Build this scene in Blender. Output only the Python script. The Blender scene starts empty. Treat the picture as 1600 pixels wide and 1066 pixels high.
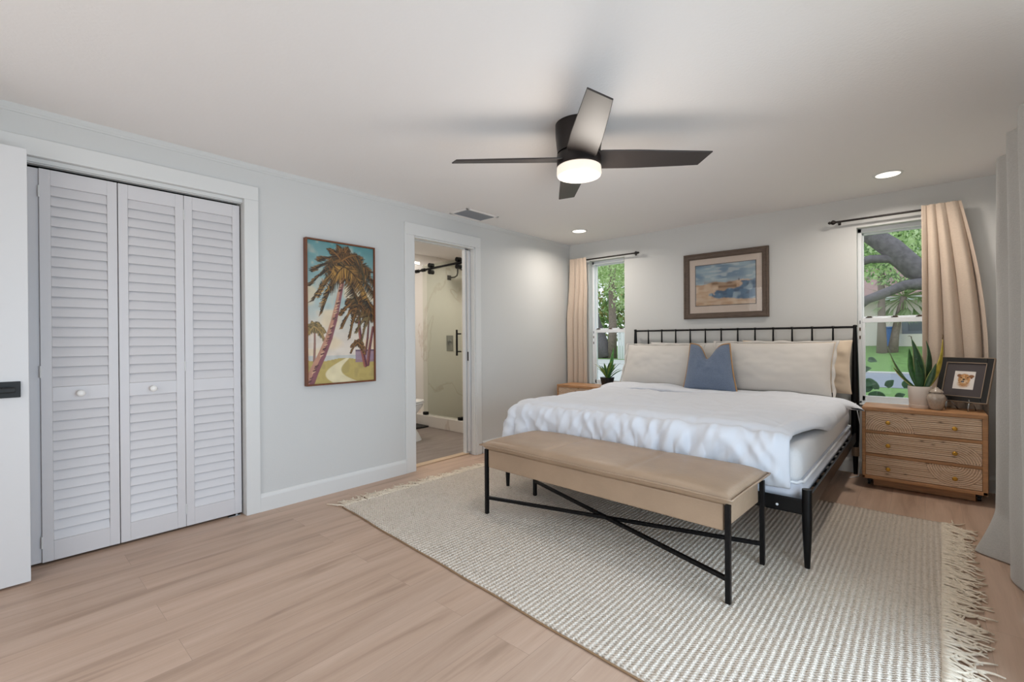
import bpy, bmesh, math, random
import numpy as np
from mathutils import Vector, Matrix, noise
random.seed(7)
rng = np.random.default_rng(11)
sc = bpy.context.scene
COL = sc.collection
PI = math.pi

# ------------------------------------------------------------------ camera
FPX = 726.3
Rv = Vector((0.7478991, 0.6637765, -0.0068999))
Uv = Vector((0.0030364, 0.0069735, 0.9999711))
Fv = Vector((-0.6638054, 0.7478985, -0.0032000))
cam_data = bpy.data.cameras.new('camera')
cam = bpy.data.objects.new('camera', cam_data)
COL.objects.link(cam)
cam_data.sensor_width = 36.0
cam_data.lens = FPX / 1600 * 36.0
cam_data.clip_start = 0.02
cam_data.clip_end = 300
m = Matrix((Rv, Uv, -Fv)).transposed().to_4x4()
m.translation = Vector((0, 0, 1.15))
cam.matrix_world = m
sc.camera = cam

# ------------------------------------------------------------------ colour management
sc.view_settings.view_transform = 'Standard'
sc.view_settings.look = 'None'
sc.view_settings.gamma = 1.0
sc.view_settings.use_curve_mapping = False
sc.view_settings.exposure = -1.28
sc.cycles.use_denoising = True
sc.cycles.max_bounces = 8
sc.cycles.diffuse_bounces = 5
sc.cycles.glossy_bounces = 4
sc.cycles.transparent_max_bounces = 16
sc.cycles.caustics_reflective = False
sc.cycles.caustics_refractive = False
sc.cycles.sample_clamp_indirect = 6.0

# ------------------------------------------------------------------ world (bright overcast daylight)
w = bpy.data.worlds.new('World'); sc.world = w
w.use_nodes = True
nt = w.node_tree; nt.nodes.clear()
bgn = nt.nodes.new('ShaderNodeBackground'); outn = nt.nodes.new('ShaderNodeOutputWorld')
tc = nt.nodes.new('ShaderNodeTexCoord'); sx = nt.nodes.new('ShaderNodeSeparateXYZ'); rp = nt.nodes.new('ShaderNodeValToRGB')
nt.links.new(tc.outputs['Generated'], sx.inputs[0]); nt.links.new(sx.outputs['Z'], rp.inputs[0])
rp.color_ramp.elements[0].color = (0.80, 0.84, 0.86, 1); rp.color_ramp.elements[0].position = 0.0
rp.color_ramp.elements[1].color = (0.74, 0.86, 1.0, 1); rp.color_ramp.elements[1].position = 0.7
nt.links.new(rp.outputs[0], bgn.inputs[0]); nt.links.new(bgn.outputs[0], outn.inputs[0])
bgn.inputs[1].default_value = 3.7

def area(name, loc, target, sx_, sy_, power, color, spread=PI):
    d = bpy.data.lights.new(name, 'AREA'); d.shape = 'RECTANGLE'; d.size = sx_; d.size_y = sy_
    d.energy = power; d.color = color; d.spread = spread
    o = bpy.data.objects.new(name, d); COL.objects.link(o); o.location = loc
    o.rotation_euler = (Vector(target) - Vector(loc)).to_track_quat('-Z', 'Y').to_euler()
    return o
# added area lights: boosted daylight at the sliding door, fills for ceiling and room
area('slider_daylight', (0.62, 1.45, 0.85), (-3, 1.7, 0.25), 2.4, 1.5, 88, (0.60, 0.78, 1.0), 2.4)
area('ceiling_fill', (0.75, 1.45, 0.15), (-1.8, 2.2, 2.33), 2.2, 0.5, 12, (0.96, 0.98, 1.0))  # unseen fill aimed upward, added to brighten the ceiling
area('rear_fill', (-1.6, -1.35, 1.35), (-1.3, 3, 1.35), 2.2, 1.9, 29, (1.0, 0.91, 0.83))  # unseen warm fill added behind the camera

# ------------------------------------------------------------------ room dimensions
XL, XR, YB, YF, ZC = -3.355, 0.46, 4.885, -0.75, 2.33

# ------------------------------------------------------------------ materials
def lin(c):
    if isinstance(c, str):
        c = [int(c[i:i+2], 16) / 255 for i in (0, 2, 4)]
    return tuple(((x / 12.92) if x <= 0.04045 else ((x + 0.055) / 1.055) ** 2.4) for x in c)
MATS = {}
def mat(name, col, rough=0.6, metal=0.0, spec=0.5, bump=None, var=None, emit=None, coat=0.0, trans=0.0, sheen=0.0, alpha=1.0):
    """col sRGB; bump=(scale, strength, detail, stretch); var=(scale, amount, stretch) modulates the colour"""
    m = bpy.data.materials.new(name); m.use_nodes = True
    nt = m.node_tree; b = nt.nodes['Principled BSDF']
    c = lin(col)
    b.inputs['Base Color'].default_value = (*c, 1)
    b.inputs['Roughness'].default_value = rough
    b.inputs['Metallic'].default_value = metal
    b.inputs['Specular IOR Level'].default_value = spec
    if coat: b.inputs['Coat Weight'].default_value = coat; b.inputs['Coat Roughness'].default_value = 0.15
    if sheen: b.inputs['Sheen Weight'].default_value = sheen
    if trans: b.inputs['Transmission Weight'].default_value = trans
    if emit:
        b.inputs['Emission Color'].default_value = (*lin(emit[0]), 1); b.inputs['Emission Strength'].default_value = emit[1]
    tcn = None
    def coords(stretch):
        nonlocal tcn
        if tcn is None: tcn = nt.nodes.new('ShaderNodeTexCoord')
        mp = nt.nodes.new('ShaderNodeMapping'); mp.inputs['Scale'].default_value = stretch
        nt.links.new(tcn.outputs['Object'], mp.inputs[0]); return mp
    if var:
        mp = coords(var[2] if len(var) > 2 else (1, 1, 1))
        n = nt.nodes.new('ShaderNodeTexNoise'); n.inputs['Scale'].default_value = var[0]; n.inputs['Detail'].default_value = 5
        nt.links.new(mp.outputs[0], n.inputs[0])
        r = nt.nodes.new('ShaderNodeValToRGB')
        r.color_ramp.elements[0].position = 0.3; r.color_ramp.elements[1].position = 0.7
        r.color_ramp.elements[0].color = (*[max(0, x * (1 - var[1])) for x in c], 1)
        r.color_ramp.elements[1].color = (*[min(1, x * (1 + var[1])) for x in c], 1)
        nt.links.new(n.outputs[0], r.inputs[0]); nt.links.new(r.outputs[0], b.inputs['Base Color'])
    if bump:
        mp = coords(bump[3] if len(bump) > 3 else (1, 1, 1))
        n = nt.nodes.new('ShaderNodeTexNoise'); n.inputs['Scale'].default_value = bump[0]; n.inputs['Detail'].default_value = bump[2] if len(bump) > 2 else 3
        nt.links.new(mp.outputs[0], n.inputs[0])
        bp = nt.nodes.new('ShaderNodeBump'); bp.inputs['Strength'].default_value = bump[1]; bp.inputs['Distance'].default_value = 0.01
        nt.links.new(n.outputs[0], bp.inputs['Height']); nt.links.new(bp.outputs[0], b.inputs['Normal'])
    MATS[name] = m
    return m
def attr_mat(name, rough=0.6, spec=0.3, bump=None, coat=0.0):
    m = mat(name, (0.5, 0.5, 0.5), rough, spec=spec, bump=bump, coat=coat)
    nt = m.node_tree; a = nt.nodes.new('ShaderNodeAttribute'); a.attribute_name = 'Col'
    nt.links.new(a.outputs['Color'], nt.nodes['Principled BSDF'].inputs['Base Color'])
    return m

M_wall = mat('wall_paint', 'd0d0ce', 0.55, bump=(90, 0.06, 4))
M_ceil = mat('ceiling_paint', 'efebe8', 0.8, bump=(70, 0.16, 5))
M_trim = mat('trim_paint', 'dcdcda', 0.35)
M_door = mat('door_paint', 'd9d8d8', 0.38)
M_louver = mat('louver_paint', 'd4d1d2', 0.42)
M_closet_shade = mat('closet_shade', '3a3836', 0.9)  # dark colour stands in for the shade inside the closet
M_black = mat('black_metal', '121213', 0.38, 0.6)
M_blackp = mat('black_plastic', '0c0c0c', 0.5)
M_bronze = mat('bronze_metal', '2b2523', 0.42, 0.5)
M_blade = mat('fan_blade_wood', '37302d', 0.46, spec=0.45)
M_vinyl = mat('window_vinyl', 'eef1f4', 0.3)
M_chrome = mat('steel', 'a8a8a8', 0.3, 1.0)
M_brass = mat('brass', 'c0913f', 0.35, 0.9)
M_lamp = mat('lamp_glow', '9c9a96', 0.4, emit=('fff0dd', 2.1))
M_can = mat('can_glow', 'ffffff', 0.4, emit=('fff3e2', 6.0))
M_bathglow = mat('bath_glow', 'ffffff', 0.4, emit=('fff1dc', 9.0))
M_linen = mat('curtain_linen', 'c4b2a1', 0.9, bump=(320, 0.25, 2, (1, 1, 0.35)), sheen=0.3, var=(60, 0.06, (1, 1, 6)))
M_linen2 = mat('curtain_flax', 'b3b0ab', 0.9, bump=(320, 0.3, 2, (1, 1, 0.35)), sheen=0.3, var=(70, 0.07, (1, 1, 6)))
M_duvet = mat('duvet_cotton', 'dcdfe6', 0.85, bump=(420, 0.08, 2), sheen=0.2)
M_matt = mat('mattress_knit', 'e3e2e2', 0.85, bump=(55, 0.25, 3))
M_sheet = mat('mattress_border', 'dcdfe8', 0.8, bump=(20, 0.1, 2))
M_pill = mat('pillow_linen', 'cfcac4', 0.9, bump=(300, 0.12, 2), sheen=0.2)
M_pillw = mat('pillow_white', 'd3d0cc', 0.9, bump=(300, 0.12, 2), sheen=0.2)
M_pillb = mat('pillow_beige', 'dccab4', 0.9, bump=(300, 0.12, 2), sheen=0.2)
M_blue = mat('cushion_denim', '69768b', 0.95, bump=(260, 0.3, 2), var=(140, 0.10), sheen=0.2)
M_tan = mat('piping_tan', 'b08a62', 0.8)
M_leather = mat('bench_leather', 'a38a72', 0.42, bump=(60, 0.12, 4), var=(6, 0.08))
M_pot = mat('pot_ceramic', 'd9cfc6', 0.45, bump=(200, 0.04, 2))
M_urn = mat('urn_stone', 'a89b8e', 0.16, var=(70, 0.10), coat=0.6)
M_soil = mat('soil', '2c211a', 0.95, bump=(80, 0.6, 3))
M_porc = mat('porcelain', 'f0eeea', 0.12, coat=0.4)
M_wood = mat('dresser_wood', 'b2835a', 0.5, var=(9, 0.22, (1.2, 8, 10)), bump=(30, 0.08, 4, (1, 6, 8)))
M_groove = attr_mat('carved_wood', 0.6)
M_art = attr_mat('painted_art', 0.45, spec=0.4)
M_print = attr_mat('watercolour_print', 0.12, spec=0.5, coat=0.8)
M_walnut = mat('walnut_frame', '6d3d22', 0.45, var=(12, 0.2, (4, 4, 1)))
M_greywood = mat('grey_wood_frame', '5c4d42', 0.6, var=(20, 0.25, (1, 6, 6)), bump=(40, 0.2, 3, (1, 5, 5)))
M_mat_board = mat('mat_board', 'cdbdb0', 0.8)
M_mat_grey = mat('mat_board_grey', '4c4546', 0.8)
M_blackwood = mat('black_frame', '14110f', 0.35)
M_gold = mat('frame_gilt', 'a08c78', 0.4, 0.4)
M_concrete_white = mat('stucco_cream', 'f3e7db', 0.9, bump=(30, 0.2, 3))
M_fringe = mat('fringe_cotton', 'e6d8c4', 0.95, var=(60, 0.1))
M_vent_grey = mat('vent_metal', '8d9096', 0.5, 0.3)
M_vent_hole = mat('vent_dark', '33353a', 0.9)
M_brown = mat('latch_brown', '5a4636', 0.5)

# floor planks running along Y
def floor_material():
    m = bpy.data.materials.new('floor_planks'); m.use_nodes = True
    nt = m.node_tree; b = nt.nodes['Principled BSDF']; N = nt.nodes.new; L = nt.links.new
    tcn = N('ShaderNodeTexCoord'); mp = N('ShaderNodeMapping'); mp.inputs['Rotation'].default_value = (0, 0, PI / 2)
    L(tcn.outputs['Object'], mp.inputs[0])
    br = N('ShaderNodeTexBrick'); br.offset = 0.37; br.offset_frequency = 2
    br.inputs['Color1'].default_value = (0, 0, 0, 1); br.inputs['Color2'].default_value = (1, 1, 1, 1); br.inputs['Mortar'].default_value = (0.5, 0.5, 0.5, 1)
    br.inputs['Scale'].default_value = 1; br.inputs['Mortar Size'].default_value = 0.0008; br.inputs['Mortar Smooth'].default_value = 0.1
    br.inputs['Bias'].default_value = 0; br.inputs['Brick Width'].default_value = 1.3; br.inputs['Row Height'].default_value = 0.18
    L(mp.outputs[0], br.inputs[0])
    # grain offset per plank
    addv = N('ShaderNodeVectorMath'); addv.operation = 'MULTIPLY_ADD'
    addv.inputs[1].default_value = (7.3, 3.1, 5.7); L(br.outputs['Color'], addv.inputs[0]); L(tcn.outputs['Object'], addv.inputs[2])
    g = N('ShaderNodeMapping'); g.inputs['Scale'].default_value = (9, 0.8, 1); L(addv.outputs[0], g.inputs[0])
    n1 = N('ShaderNodeTexNoise'); n1.inputs['Scale'].default_value = 1.5; n1.inputs['Detail'].default_value = 6; n1.inputs['Distortion'].default_value = 0.6; L(g.outputs[0], n1.inputs[0])
    g2 = N('ShaderNodeMapping'); g2.inputs['Scale'].default_value = (70, 3, 1); L(addv.outputs[0], g2.inputs[0])
    n2 = N('ShaderNodeTexNoise'); n2.inputs['Scale'].default_value = 2.0; n2.inputs['Detail'].default_value = 4; L(g2.outputs[0], n2.inputs[0])
    r1 = N('ShaderNodeValToRGB'); e = r1.color_ramp.elements
    e[0].position = 0.28; e[0].color = (*lin('a58a76'), 1); e[1].position = 0.68; e[1].color = (*lin('c8ac98'), 1)
    x = e.new(0.45); x.color = (*lin('bda08b'), 1)
    L(n1.outputs[0], r1.inputs[0])
    r2 = N('ShaderNodeMapRange'); r2.inputs[3].default_value = 0.90; r2.inputs[4].default_value = 1.08; L(n2.outputs[0], r2.inputs[0])
    r3 = N('ShaderNodeMapRange'); r3.inputs[3].default_value = 0.93; r3.inputs[4].default_value = 1.06; L(br.outputs['Color'], r3.inputs[0])
    mu = N('ShaderNodeMath'); mu.operation = 'MULTIPLY'; L(r2.outputs[0], mu.inputs[0]); L(r3.outputs[0], mu.inputs[1])
    r4 = N('ShaderNodeMapRange'); r4.inputs[3].default_value = 1.0; r4.inputs[4].default_value = 0.72; L(br.outputs['Fac'], r4.inputs[0])
    mu2 = N('ShaderNodeMath'); mu2.operation = 'MULTIPLY'; L(mu.outputs[0], mu2.inputs[0]); L(r4.outputs[0], mu2.inputs[1])
    mix = N('ShaderNodeVectorMath'); mix.operation = 'SCALE'; L(r1.outputs[0], mix.inputs[0]); L(mu2.outputs[0], mix.inputs['Scale'])
    L(mix.outputs[0], b.inputs['Base Color'])
    b.inputs['Roughness'].default_value = 0.42; b.inputs['Specular IOR Level'].default_value = 0.4
    bp = N('ShaderNodeBump'); bp.inputs['Strength'].default_value = 0.08; bp.inputs['Distance'].default_value = 0.003
    L(n2.outputs[0], bp.inputs['Height']); L(bp.outputs[0], b.inputs['Normal'])
    return m
M_floor = floor_material()

def rug_material():
    m = bpy.data.materials.new('rug_weave'); m.use_nodes = True
    nt = m.node_tree; b = nt.nodes['Principled BSDF']; N = nt.nodes.new; L = nt.links.new
    tcn = N('ShaderNodeTexCoord'); sep = N('ShaderNodeSeparateXYZ'); L(tcn.outputs['Object'], sep.inputs[0])
    wob = N('ShaderNodeTexNoise'); wob.inputs['Scale'].default_value = 9; wob.inputs['Detail'].default_value = 2; L(tcn.outputs['Object'], wob.inputs[0])
    def sine(out, freq, wobble):
        a = N('ShaderNodeMath'); a.operation = 'MULTIPLY'; a.inputs[1].default_value = freq; L(out, a.inputs[0])
        b2 = N('ShaderNodeMath'); b2.operation = 'MULTIPLY_ADD'; b2.inputs[1].default_value = wobble; L(wob.outputs[0], b2.inputs[0]); L(a.outputs[0], b2.inputs[2])
        s = N('ShaderNodeMath'); s.operation = 'SINE'; L(b2.outputs[0], s.inputs[0]); return s.outputs[0]
    s1 = sine(sep.outputs['X'], 2 * PI / 0.0245, 3.0)
    s2 = sine(sep.outputs['Y'], 2 * PI / 0.015, 4.0)
    prod = N('ShaderNodeMath'); prod.operation = 'MULTIPLY'; L(s1, prod.inputs[0]); L(s2, prod.inputs[1])
    sm = N('ShaderNodeMath'); sm.operation = 'MULTIPLY_ADD'; sm.inputs[1].default_value = 0.7; L(s1, sm.inputs[0]); L(prod.outputs[0], sm.inputs[2])
    fine = N('ShaderNodeTexNoise'); fine.inputs['Scale'].default_value = 230; fine.inputs['Detail'].default_value = 3; L(tcn.outputs['Object'], fine.inputs[0])
    hsum = N('ShaderNodeMath'); hsum.operation = 'MULTIPLY_ADD'; hsum.inputs[1].default_value = 1.6; L(fine.outputs[0], hsum.inputs[0]); L(sm.outputs[0], hsum.inputs[2])
    bp = N('ShaderNodeBump'); bp.inputs['Strength'].default_value = 0.8; bp.inputs['Distance'].default_value = 0.004
    L(hsum.outputs[0], bp.inputs['Height']); L(bp.outputs[0], b.inputs['Normal'])
    sp = N('ShaderNodeTexNoise'); sp.inputs['Scale'].default_value = 120; sp.inputs['Detail'].default_value = 4; L(tcn.outputs['Object'], sp.inputs[0])
    r = N('ShaderNodeValToRGB'); e = r.color_ramp.elements
    e[0].position = 0.26; e[0].color = (*lin('bda98f'), 1); e[1].position = 0.62; e[1].color = (*lin('ecdfd0'), 1)
    k = e.new(0.42); k.color = (*lin('e0d2c2'), 1)
    L(sp.outputs[0], r.inputs[0])
    gap = N('ShaderNodeMapRange'); gap.inputs[1].default_value = -1.3; gap.inputs[2].default_value = 0.1; gap.inputs[3].default_value = 0.74; gap.inputs[4].default_value = 1.0; L(sm.outputs[0], gap.inputs[0])
    gm = N('ShaderNodeVectorMath'); gm.operation = 'SCALE'; L(r.outputs[0], gm.inputs[0]); L(gap.outputs[0], gm.inputs['Scale']); L(gm.outputs[0], b.inputs['Base Color'])
    b.inputs['Roughness'].default_value = 0.95; b.inputs['Specular IOR Level'].default_value = 0.1
    return m
M_rug = rug_material()

def marble_material():
    m = mat('marble_tile', 'e4ddd4', 0.25, spec=0.5)
    nt = m.node_tree; b = nt.nodes['Principled BSDF']; N = nt.nodes.new; L = nt.links.new
    tcn = N('ShaderNodeTexCoord'); n = N('ShaderNodeTexNoise'); n.inputs['Scale'].default_value = 1.1; n.inputs['Detail'].default_value = 7; n.inputs['Distortion'].default_value = 1.4
    mp = N('ShaderNodeMapping'); mp.inputs['Rotation'].default_value = (0.6, 0.4, 0.3); mp.inputs['Scale'].default_value = (1, 1, 0.6)
    L(tcn.outputs['Object'], mp.inputs[0]); L(mp.outputs[0], n.inputs[0])
    r = N('ShaderNodeValToRGB'); e = r.color_ramp.elements
    e[0].position = 0.485; e[0].color = (*lin('e4ddd4'), 1); e[1].position = 0.515; e[1].color = (*lin('e4ddd4'), 1)
    k = e.new(0.5); k.color = (*lin('d2c6ba'), 1)
    L(n.outputs[0], r.inputs[0]); L(r.outputs[0], b.inputs['Base Color'])
    return m
M_marble = marble_material()
M_bathfloor = mat('bath_floor_tile', '8d8079', 0.45, var=(3, 0.18, (6, 1, 1)))

def glass_material(name, tint, refl, rough=0.0):
    m = bpy.data.materials.new(name); m.use_nodes = True
    nt = m.node_tree; nt.nodes.clear(); N = nt.nodes.new; L = nt.links.new
    o = N('ShaderNodeOutputMaterial'); mx = N('ShaderNodeMixShader'); t = N('ShaderNodeBsdfTransparent'); g = N('ShaderNodeBsdfGlossy')
    t.inputs[0].default_value = (*tint, 1); g.inputs['Roughness'].default_value = rough
    f = N('ShaderNodeLayerWeight'); f.inputs[0].default_value = 0.5
    pw = N('ShaderNodeMath'); pw.operation = 'POWER'; pw.inputs[1].default_value = 5; L(f.outputs['Facing'], pw.inputs[0])
    ad = N('ShaderNodeMath'); ad.operation = 'MULTIPLY_ADD'; ad.inputs[1].default_value = 0.9; ad.inputs[2].default_value = 0.035; L(pw.outputs[0], ad.inputs[0])
    k = N('ShaderNodeMath'); k.operation = 'MULTIPLY'; k.inputs[1].default_value = refl; L(ad.outputs[0], k.inputs[0])
    L(k.outputs[0], mx.inputs[0]); L(t.outputs[0], mx.inputs[1]); L(g.outputs[0], mx.inputs[2]); L(mx.outputs[0], o.inputs[0])
    return m
M_glass = glass_material('window_glass', (0.97, 0.985, 0.98), 0.35)
M_shglass = glass_material('shower_glass', (0.925, 0.94, 0.915), 0.8)

# ------------------------------------------------------------------ mesh builder
class MB:
    def __init__(s): s.bm = bmesh.new()
    def box(s, a, b, M=None):
        x0, y0, z0 = [min(p, q) for p, q in zip(a, b)]; x1, y1, z1 = [max(p, q) for p, q in zip(a, b)]
        P = [(x0,y0,z0),(x1,y0,z0),(x1,y1,z0),(x0,y1,z0),(x0,y0,z1),(x1,y0,z1),(x1,y1,z1),(x0,y1,z1)]
        v = [s.bm.verts.new(M @ Vector(p) if M else p) for p in P]
        for f in ((0,3,2,1),(4,5,6,7),(0,1,5,4),(1,2,6,5),(2,3,7,6),(3,0,4,7)): s.bm.faces.new([v[i] for i in f])
        return s
    def poly(s, pts, M=None):
        s.bm.faces.new([s.bm.verts.new(M @ Vector(p) if M else p) for p in pts]); return s
    def prism(s, pts, d):
        """extrude a planar polygon (3d points) by vector d"""
        d = Vector(d); a = [s.bm.verts.new(p) for p in pts]; b = [s.bm.verts.new(Vector(p) + d) for p in pts]; n = len(pts)
        s.bm.faces.new(a[::-1]); s.bm.faces.new(b)
        for i in range(n): s.bm.faces.new((a[i], a[(i+1) % n], b[(i+1) % n], b[i]))
        return s
    def tube(s, pts, rad, n=12, cap=True, sq=False):
        """swept tube along points with radius (number or list)"""
        P = [Vector(p) for p in pts]; k = len(P)
        if not isinstance(rad, (list, tuple)): rad = [rad] * k
        rings = []; ref = None
        for i in range(k):
            t = (P[min(i+1, k-1)] - P[max(i-1, 0)]).normalized()
            if ref is None:
                ref = Vector((0, 0, 1)) if abs(t.z) < 0.9 else Vector((1, 0, 0))
            a = (ref - t * ref.dot(t)).normalized(); ref = a; b = t.cross(a)
            ring = []
            for j in range(n):
                an = 2 * PI * (j + (0.5 if sq else 0)) / n
                ring.append(s.bm.verts.new(P[i] + (a * math.cos(an) + b * math.sin(an)) * rad[i]))
            rings.append(ring)
        for i in range(k - 1):
            for j in range(n): s.bm.faces.new((rings[i][j], rings[i][(j+1) % n], rings[i+1][(j+1) % n], rings[i+1][j]))
        if cap: s.bm.faces.new(rings[0][::-1]); s.bm.faces.new(rings[-1])
        return s
    def lathe(s, prof, c=(0, 0, 0), n=32, M=None):
        """prof [(r,z)...]; closed with caps where r>0"""
        rings = []
        for r, z in prof:
            if r < 1e-6:
                p = Vector((c[0], c[1], c[2] + z)); rings.append([s.bm.verts.new(M @ p if M else p)])
            else:
                ring = []
                for j in range(n):
                    p = Vector((c[0] + r * math.cos(2*PI*j/n), c[1] + r * math.sin(2*PI*j/n), c[2] + z)); ring.append(s.bm.verts.new(M @ p if M else p))
                rings.append(ring)
        for A, B in zip(rings, rings[1:]):
            if len(A) == 1 and len(B) == 1: continue
            for j in range(n):
                k = (j + 1) % n
                if len(A) == 1: s.bm.faces.new((A[0], B[k], B[j]))
                elif len(B) == 1: s.bm.faces.new((A[j], A[k], B[0]))
                else: s.bm.faces.new((A[j], A[k], B[k], B[j]))
        if len(rings[0]) > 1: s.bm.faces.new(rings[0][::-1])
        if len(rings[-1]) > 1: s.bm.faces.new(rings[-1])
        return s
    def grid(s, F, nu, nv, closeu=False):
        V = [[s.bm.verts.new(F(i, j)) for j in range(nv)] for i in range(nu)]
        for i in range(nu if closeu else nu - 1):
            for j in range(nv - 1):
                k = (i + 1) % nu
                s.bm.faces.new((V[i][j], V[k][j], V[k][j+1], V[i][j+1]))
        return V
    def build(s, name, material, parent=None, smooth=False, bevel=0, seg=2, sub=0, solid=0, angle=35, keep=False):
        if not keep: bmesh.ops.recalc_face_normals(s.bm, faces=s.bm.faces)
        me = bpy.data.meshes.new(name); s.bm.to_mesh(me); s.bm.free()
        o = bpy.data.objects.new(name, me); COL.objects.link(o)
        me.materials.append(material)
        if smooth:
            for p in me.polygons: p.use_smooth = True
            if smooth == 'auto':
                try: me.set_sharp_from_angle(angle=math.radians(angle))
                except Exception: pass
        if parent: o.parent = parent
        if solid:
            md = o.modifiers.new('solid', 'SOLIDIFY'); md.thickness = solid; md.offset = -1
        if bevel:
            md = o.modifiers.new('bevel', 'BEVEL'); md.width = bevel; md.segments = seg; md.limit_method = 'ANGLE'; md.angle_limit = math.radians(40)
        if sub:
            md = o.modifiers.new('sub', 'SUBSURF'); md.levels = sub; md.render_levels = sub
        return o
def thing(name, label, cat, loc=(0, 0, 0), rz=0, group=None):
    o = bpy.data.objects.new(name, None); COL.objects.link(o); o.empty_display_size = 0.1
    o.location = loc; o.rotation_euler = (0, 0, rz); o['label'] = label; o['category'] = cat
    if group: o['group'] = group
    return o
def tag(o, label, cat, group=None, kind=None):
    o['label'] = label; o['category'] = cat
    if group: o['group'] = group
    if kind: o['kind'] = kind
    return o
def struct(o, label=None, cat=None):
    o['kind'] = 'structure'
    if label: o['label'] = label
    if cat: o['category'] = cat
    return o
def box(name, a, b, material, parent=None, bevel=0, seg=2):
    return MB().box(a, b).build(name, material, parent, bevel=bevel, seg=seg)

# ================================================================== SETTING
T = 0.12
struct(box('floor', (XL - 0.1, YF - 0.8, -0.12), (XR + 0.12, YB, 0), M_floor), 'light oak plank floor of the bedroom', 'floor')
struct(box('ceiling', (XL - T, YF, ZC), (XR + 0.12, YB + 0.16, ZC + 0.12), M_ceil), 'white textured bedroom ceiling', 'ceiling')
# left wall with closet and bathroom openings
CL0, CL1, CLZ = -0.135, 1.122, 2.089
BD0, BD1, BDZ = 2.482, 3.224, 2.068
mb = MB()
mb.box((XL - T, YF, 0), (XL, CL0, ZC)); mb.box((XL - T, CL0, CLZ), (XL, CL1, ZC)); mb.box((XL - T, CL1, 0), (XL, BD0, ZC))
mb.box((XL - T, BD0, BDZ), (XL, BD1, ZC)); mb.box((XL - T, BD1, 0), (XL, YB, ZC))
struct(mb.build('wall_left', M_wall), 'long white left wall with closet and bathroom doorways', 'wall')
# back wall with two windows
WL = (-3.068, -2.592, 0.575, 2.098)
WR = (-0.428, 0.06, 0.575, 2.075)
mb = MB(); yb0, yb1 = YB, YB + 0.16
xs = [XL - T, WL[0], WL[1], WR[0], WR[1], XR + 0.12]
for i in (0, 2, 4): mb.box((xs[i], yb0, -0.12), (xs[i+1], yb1, ZC))
for W in (WL, WR):
    mb.box((W[0], yb0, -0.12), (W[1], yb1, W[2])); mb.box((W[0], yb0, W[3]), (W[1], yb1, ZC))
struct(mb.build('wall_back', M_wall), 'white back wall behind the bed with two narrow windows', 'wall')
# right wall with sliding glass door opening, front wall with hall doorway
mb = MB()
mb.box((XR, YF, 0), (XR + 0.12, 0.2, ZC)); mb.box((XR, 2.72, 0), (XR + 0.12, YB, ZC)); mb.box((XR, 0.2, 2.12), (XR + 0.12, 2.72, ZC))
struct(mb.build('wall_right', M_wall), 'white right wall beside the camera', 'wall')
mb = MB()
mb.box((XL - T, YF - 0.12, 0), (-2.75, YF, ZC)); mb.box((-0.45, YF - 0.12, 0), (XR + 0.12, YF, ZC)); mb.box((-2.75, YF - 0.12, 2.2), (-0.45, YF, ZC))
struct(mb.build('wall_front', M_wall), 'white wall behind the camera with a wide opening', 'wall')

# trim: baseboards, crown, casings
def baseboard(name, a, b, axis, sign, label):
    """profiled board running along axis from a to b on the wall plane"""
    prof = [(0, 0), (0.016, 0), (0.016, 0.095), (0.012, 0.108), (0.006, 0.118), (0, 0.12)]
    mb = MB()
    if axis == 'y':
        mb.prism([(a[0] + sign * d, a[1], z) for d, z in prof], (0, b - a[1], 0))
    else:
        mb.prism([(a[0], a[1] + sign * d, z) for d, z in prof], (b - a[0], 0, 0))
    return struct(mb.build(name, M_trim), label, 'baseboard')
baseboard('baseboard_left', (XL, 1.203), 2.384, 'y', 1, 'white baseboard between closet and bathroom doorway')
baseboard('baseboard_corner', (XL, 3.318), YB, 'y', 1, 'white baseboard right of the bathroom doorway')
baseboard('baseboard_back', (XL + 0.016, YB), XR, 'x', -1, 'white baseboard along the back wall under the windows')
baseboard('baseboard_right', (XR, 2.74), YB, 'y', -1, 'white baseboard behind the long right curtain')
mb = MB(); prof = [(0, 2.292), (0.004, 2.292), (0.006, 2.300), (0.010, 2.306), (0.012, 2.318), (0.016, 2.33), (0, 2.33)]
mb.prism([(XL + d, YF, z) for d, z in prof], (0, YB - YF, 0))
struct(mb.build('trim_1', M_wall, smooth=False), 'small white crown moulding along the left wall top', 'trim')
def casing(name, y0, y1, zt, wdt, label, wr=None):
    wr = wr or wdt
    mb = MB(); d = 0.018
    mb.box((XL, y0 - wdt, 0), (XL + d, y0, zt)); mb.box((XL, y1, 0), (XL + d, y1 + wr, zt)); mb.box((XL, y0 - wdt, zt), (XL + d, y1 + wr, zt + 0.105 if zt < 2.08 else zt + 0.092))
    return struct(mb.build(name, M_trim, bevel=0.003), label, 'trim')
casing('trim_2', CL0, CL1, CLZ, 0.087, 'flat white casing around the closet opening')
casing('trim_3', BD0, BD1, BDZ, 0.098, 'flat white casing around the bathroom doorway', 0.072)
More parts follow.
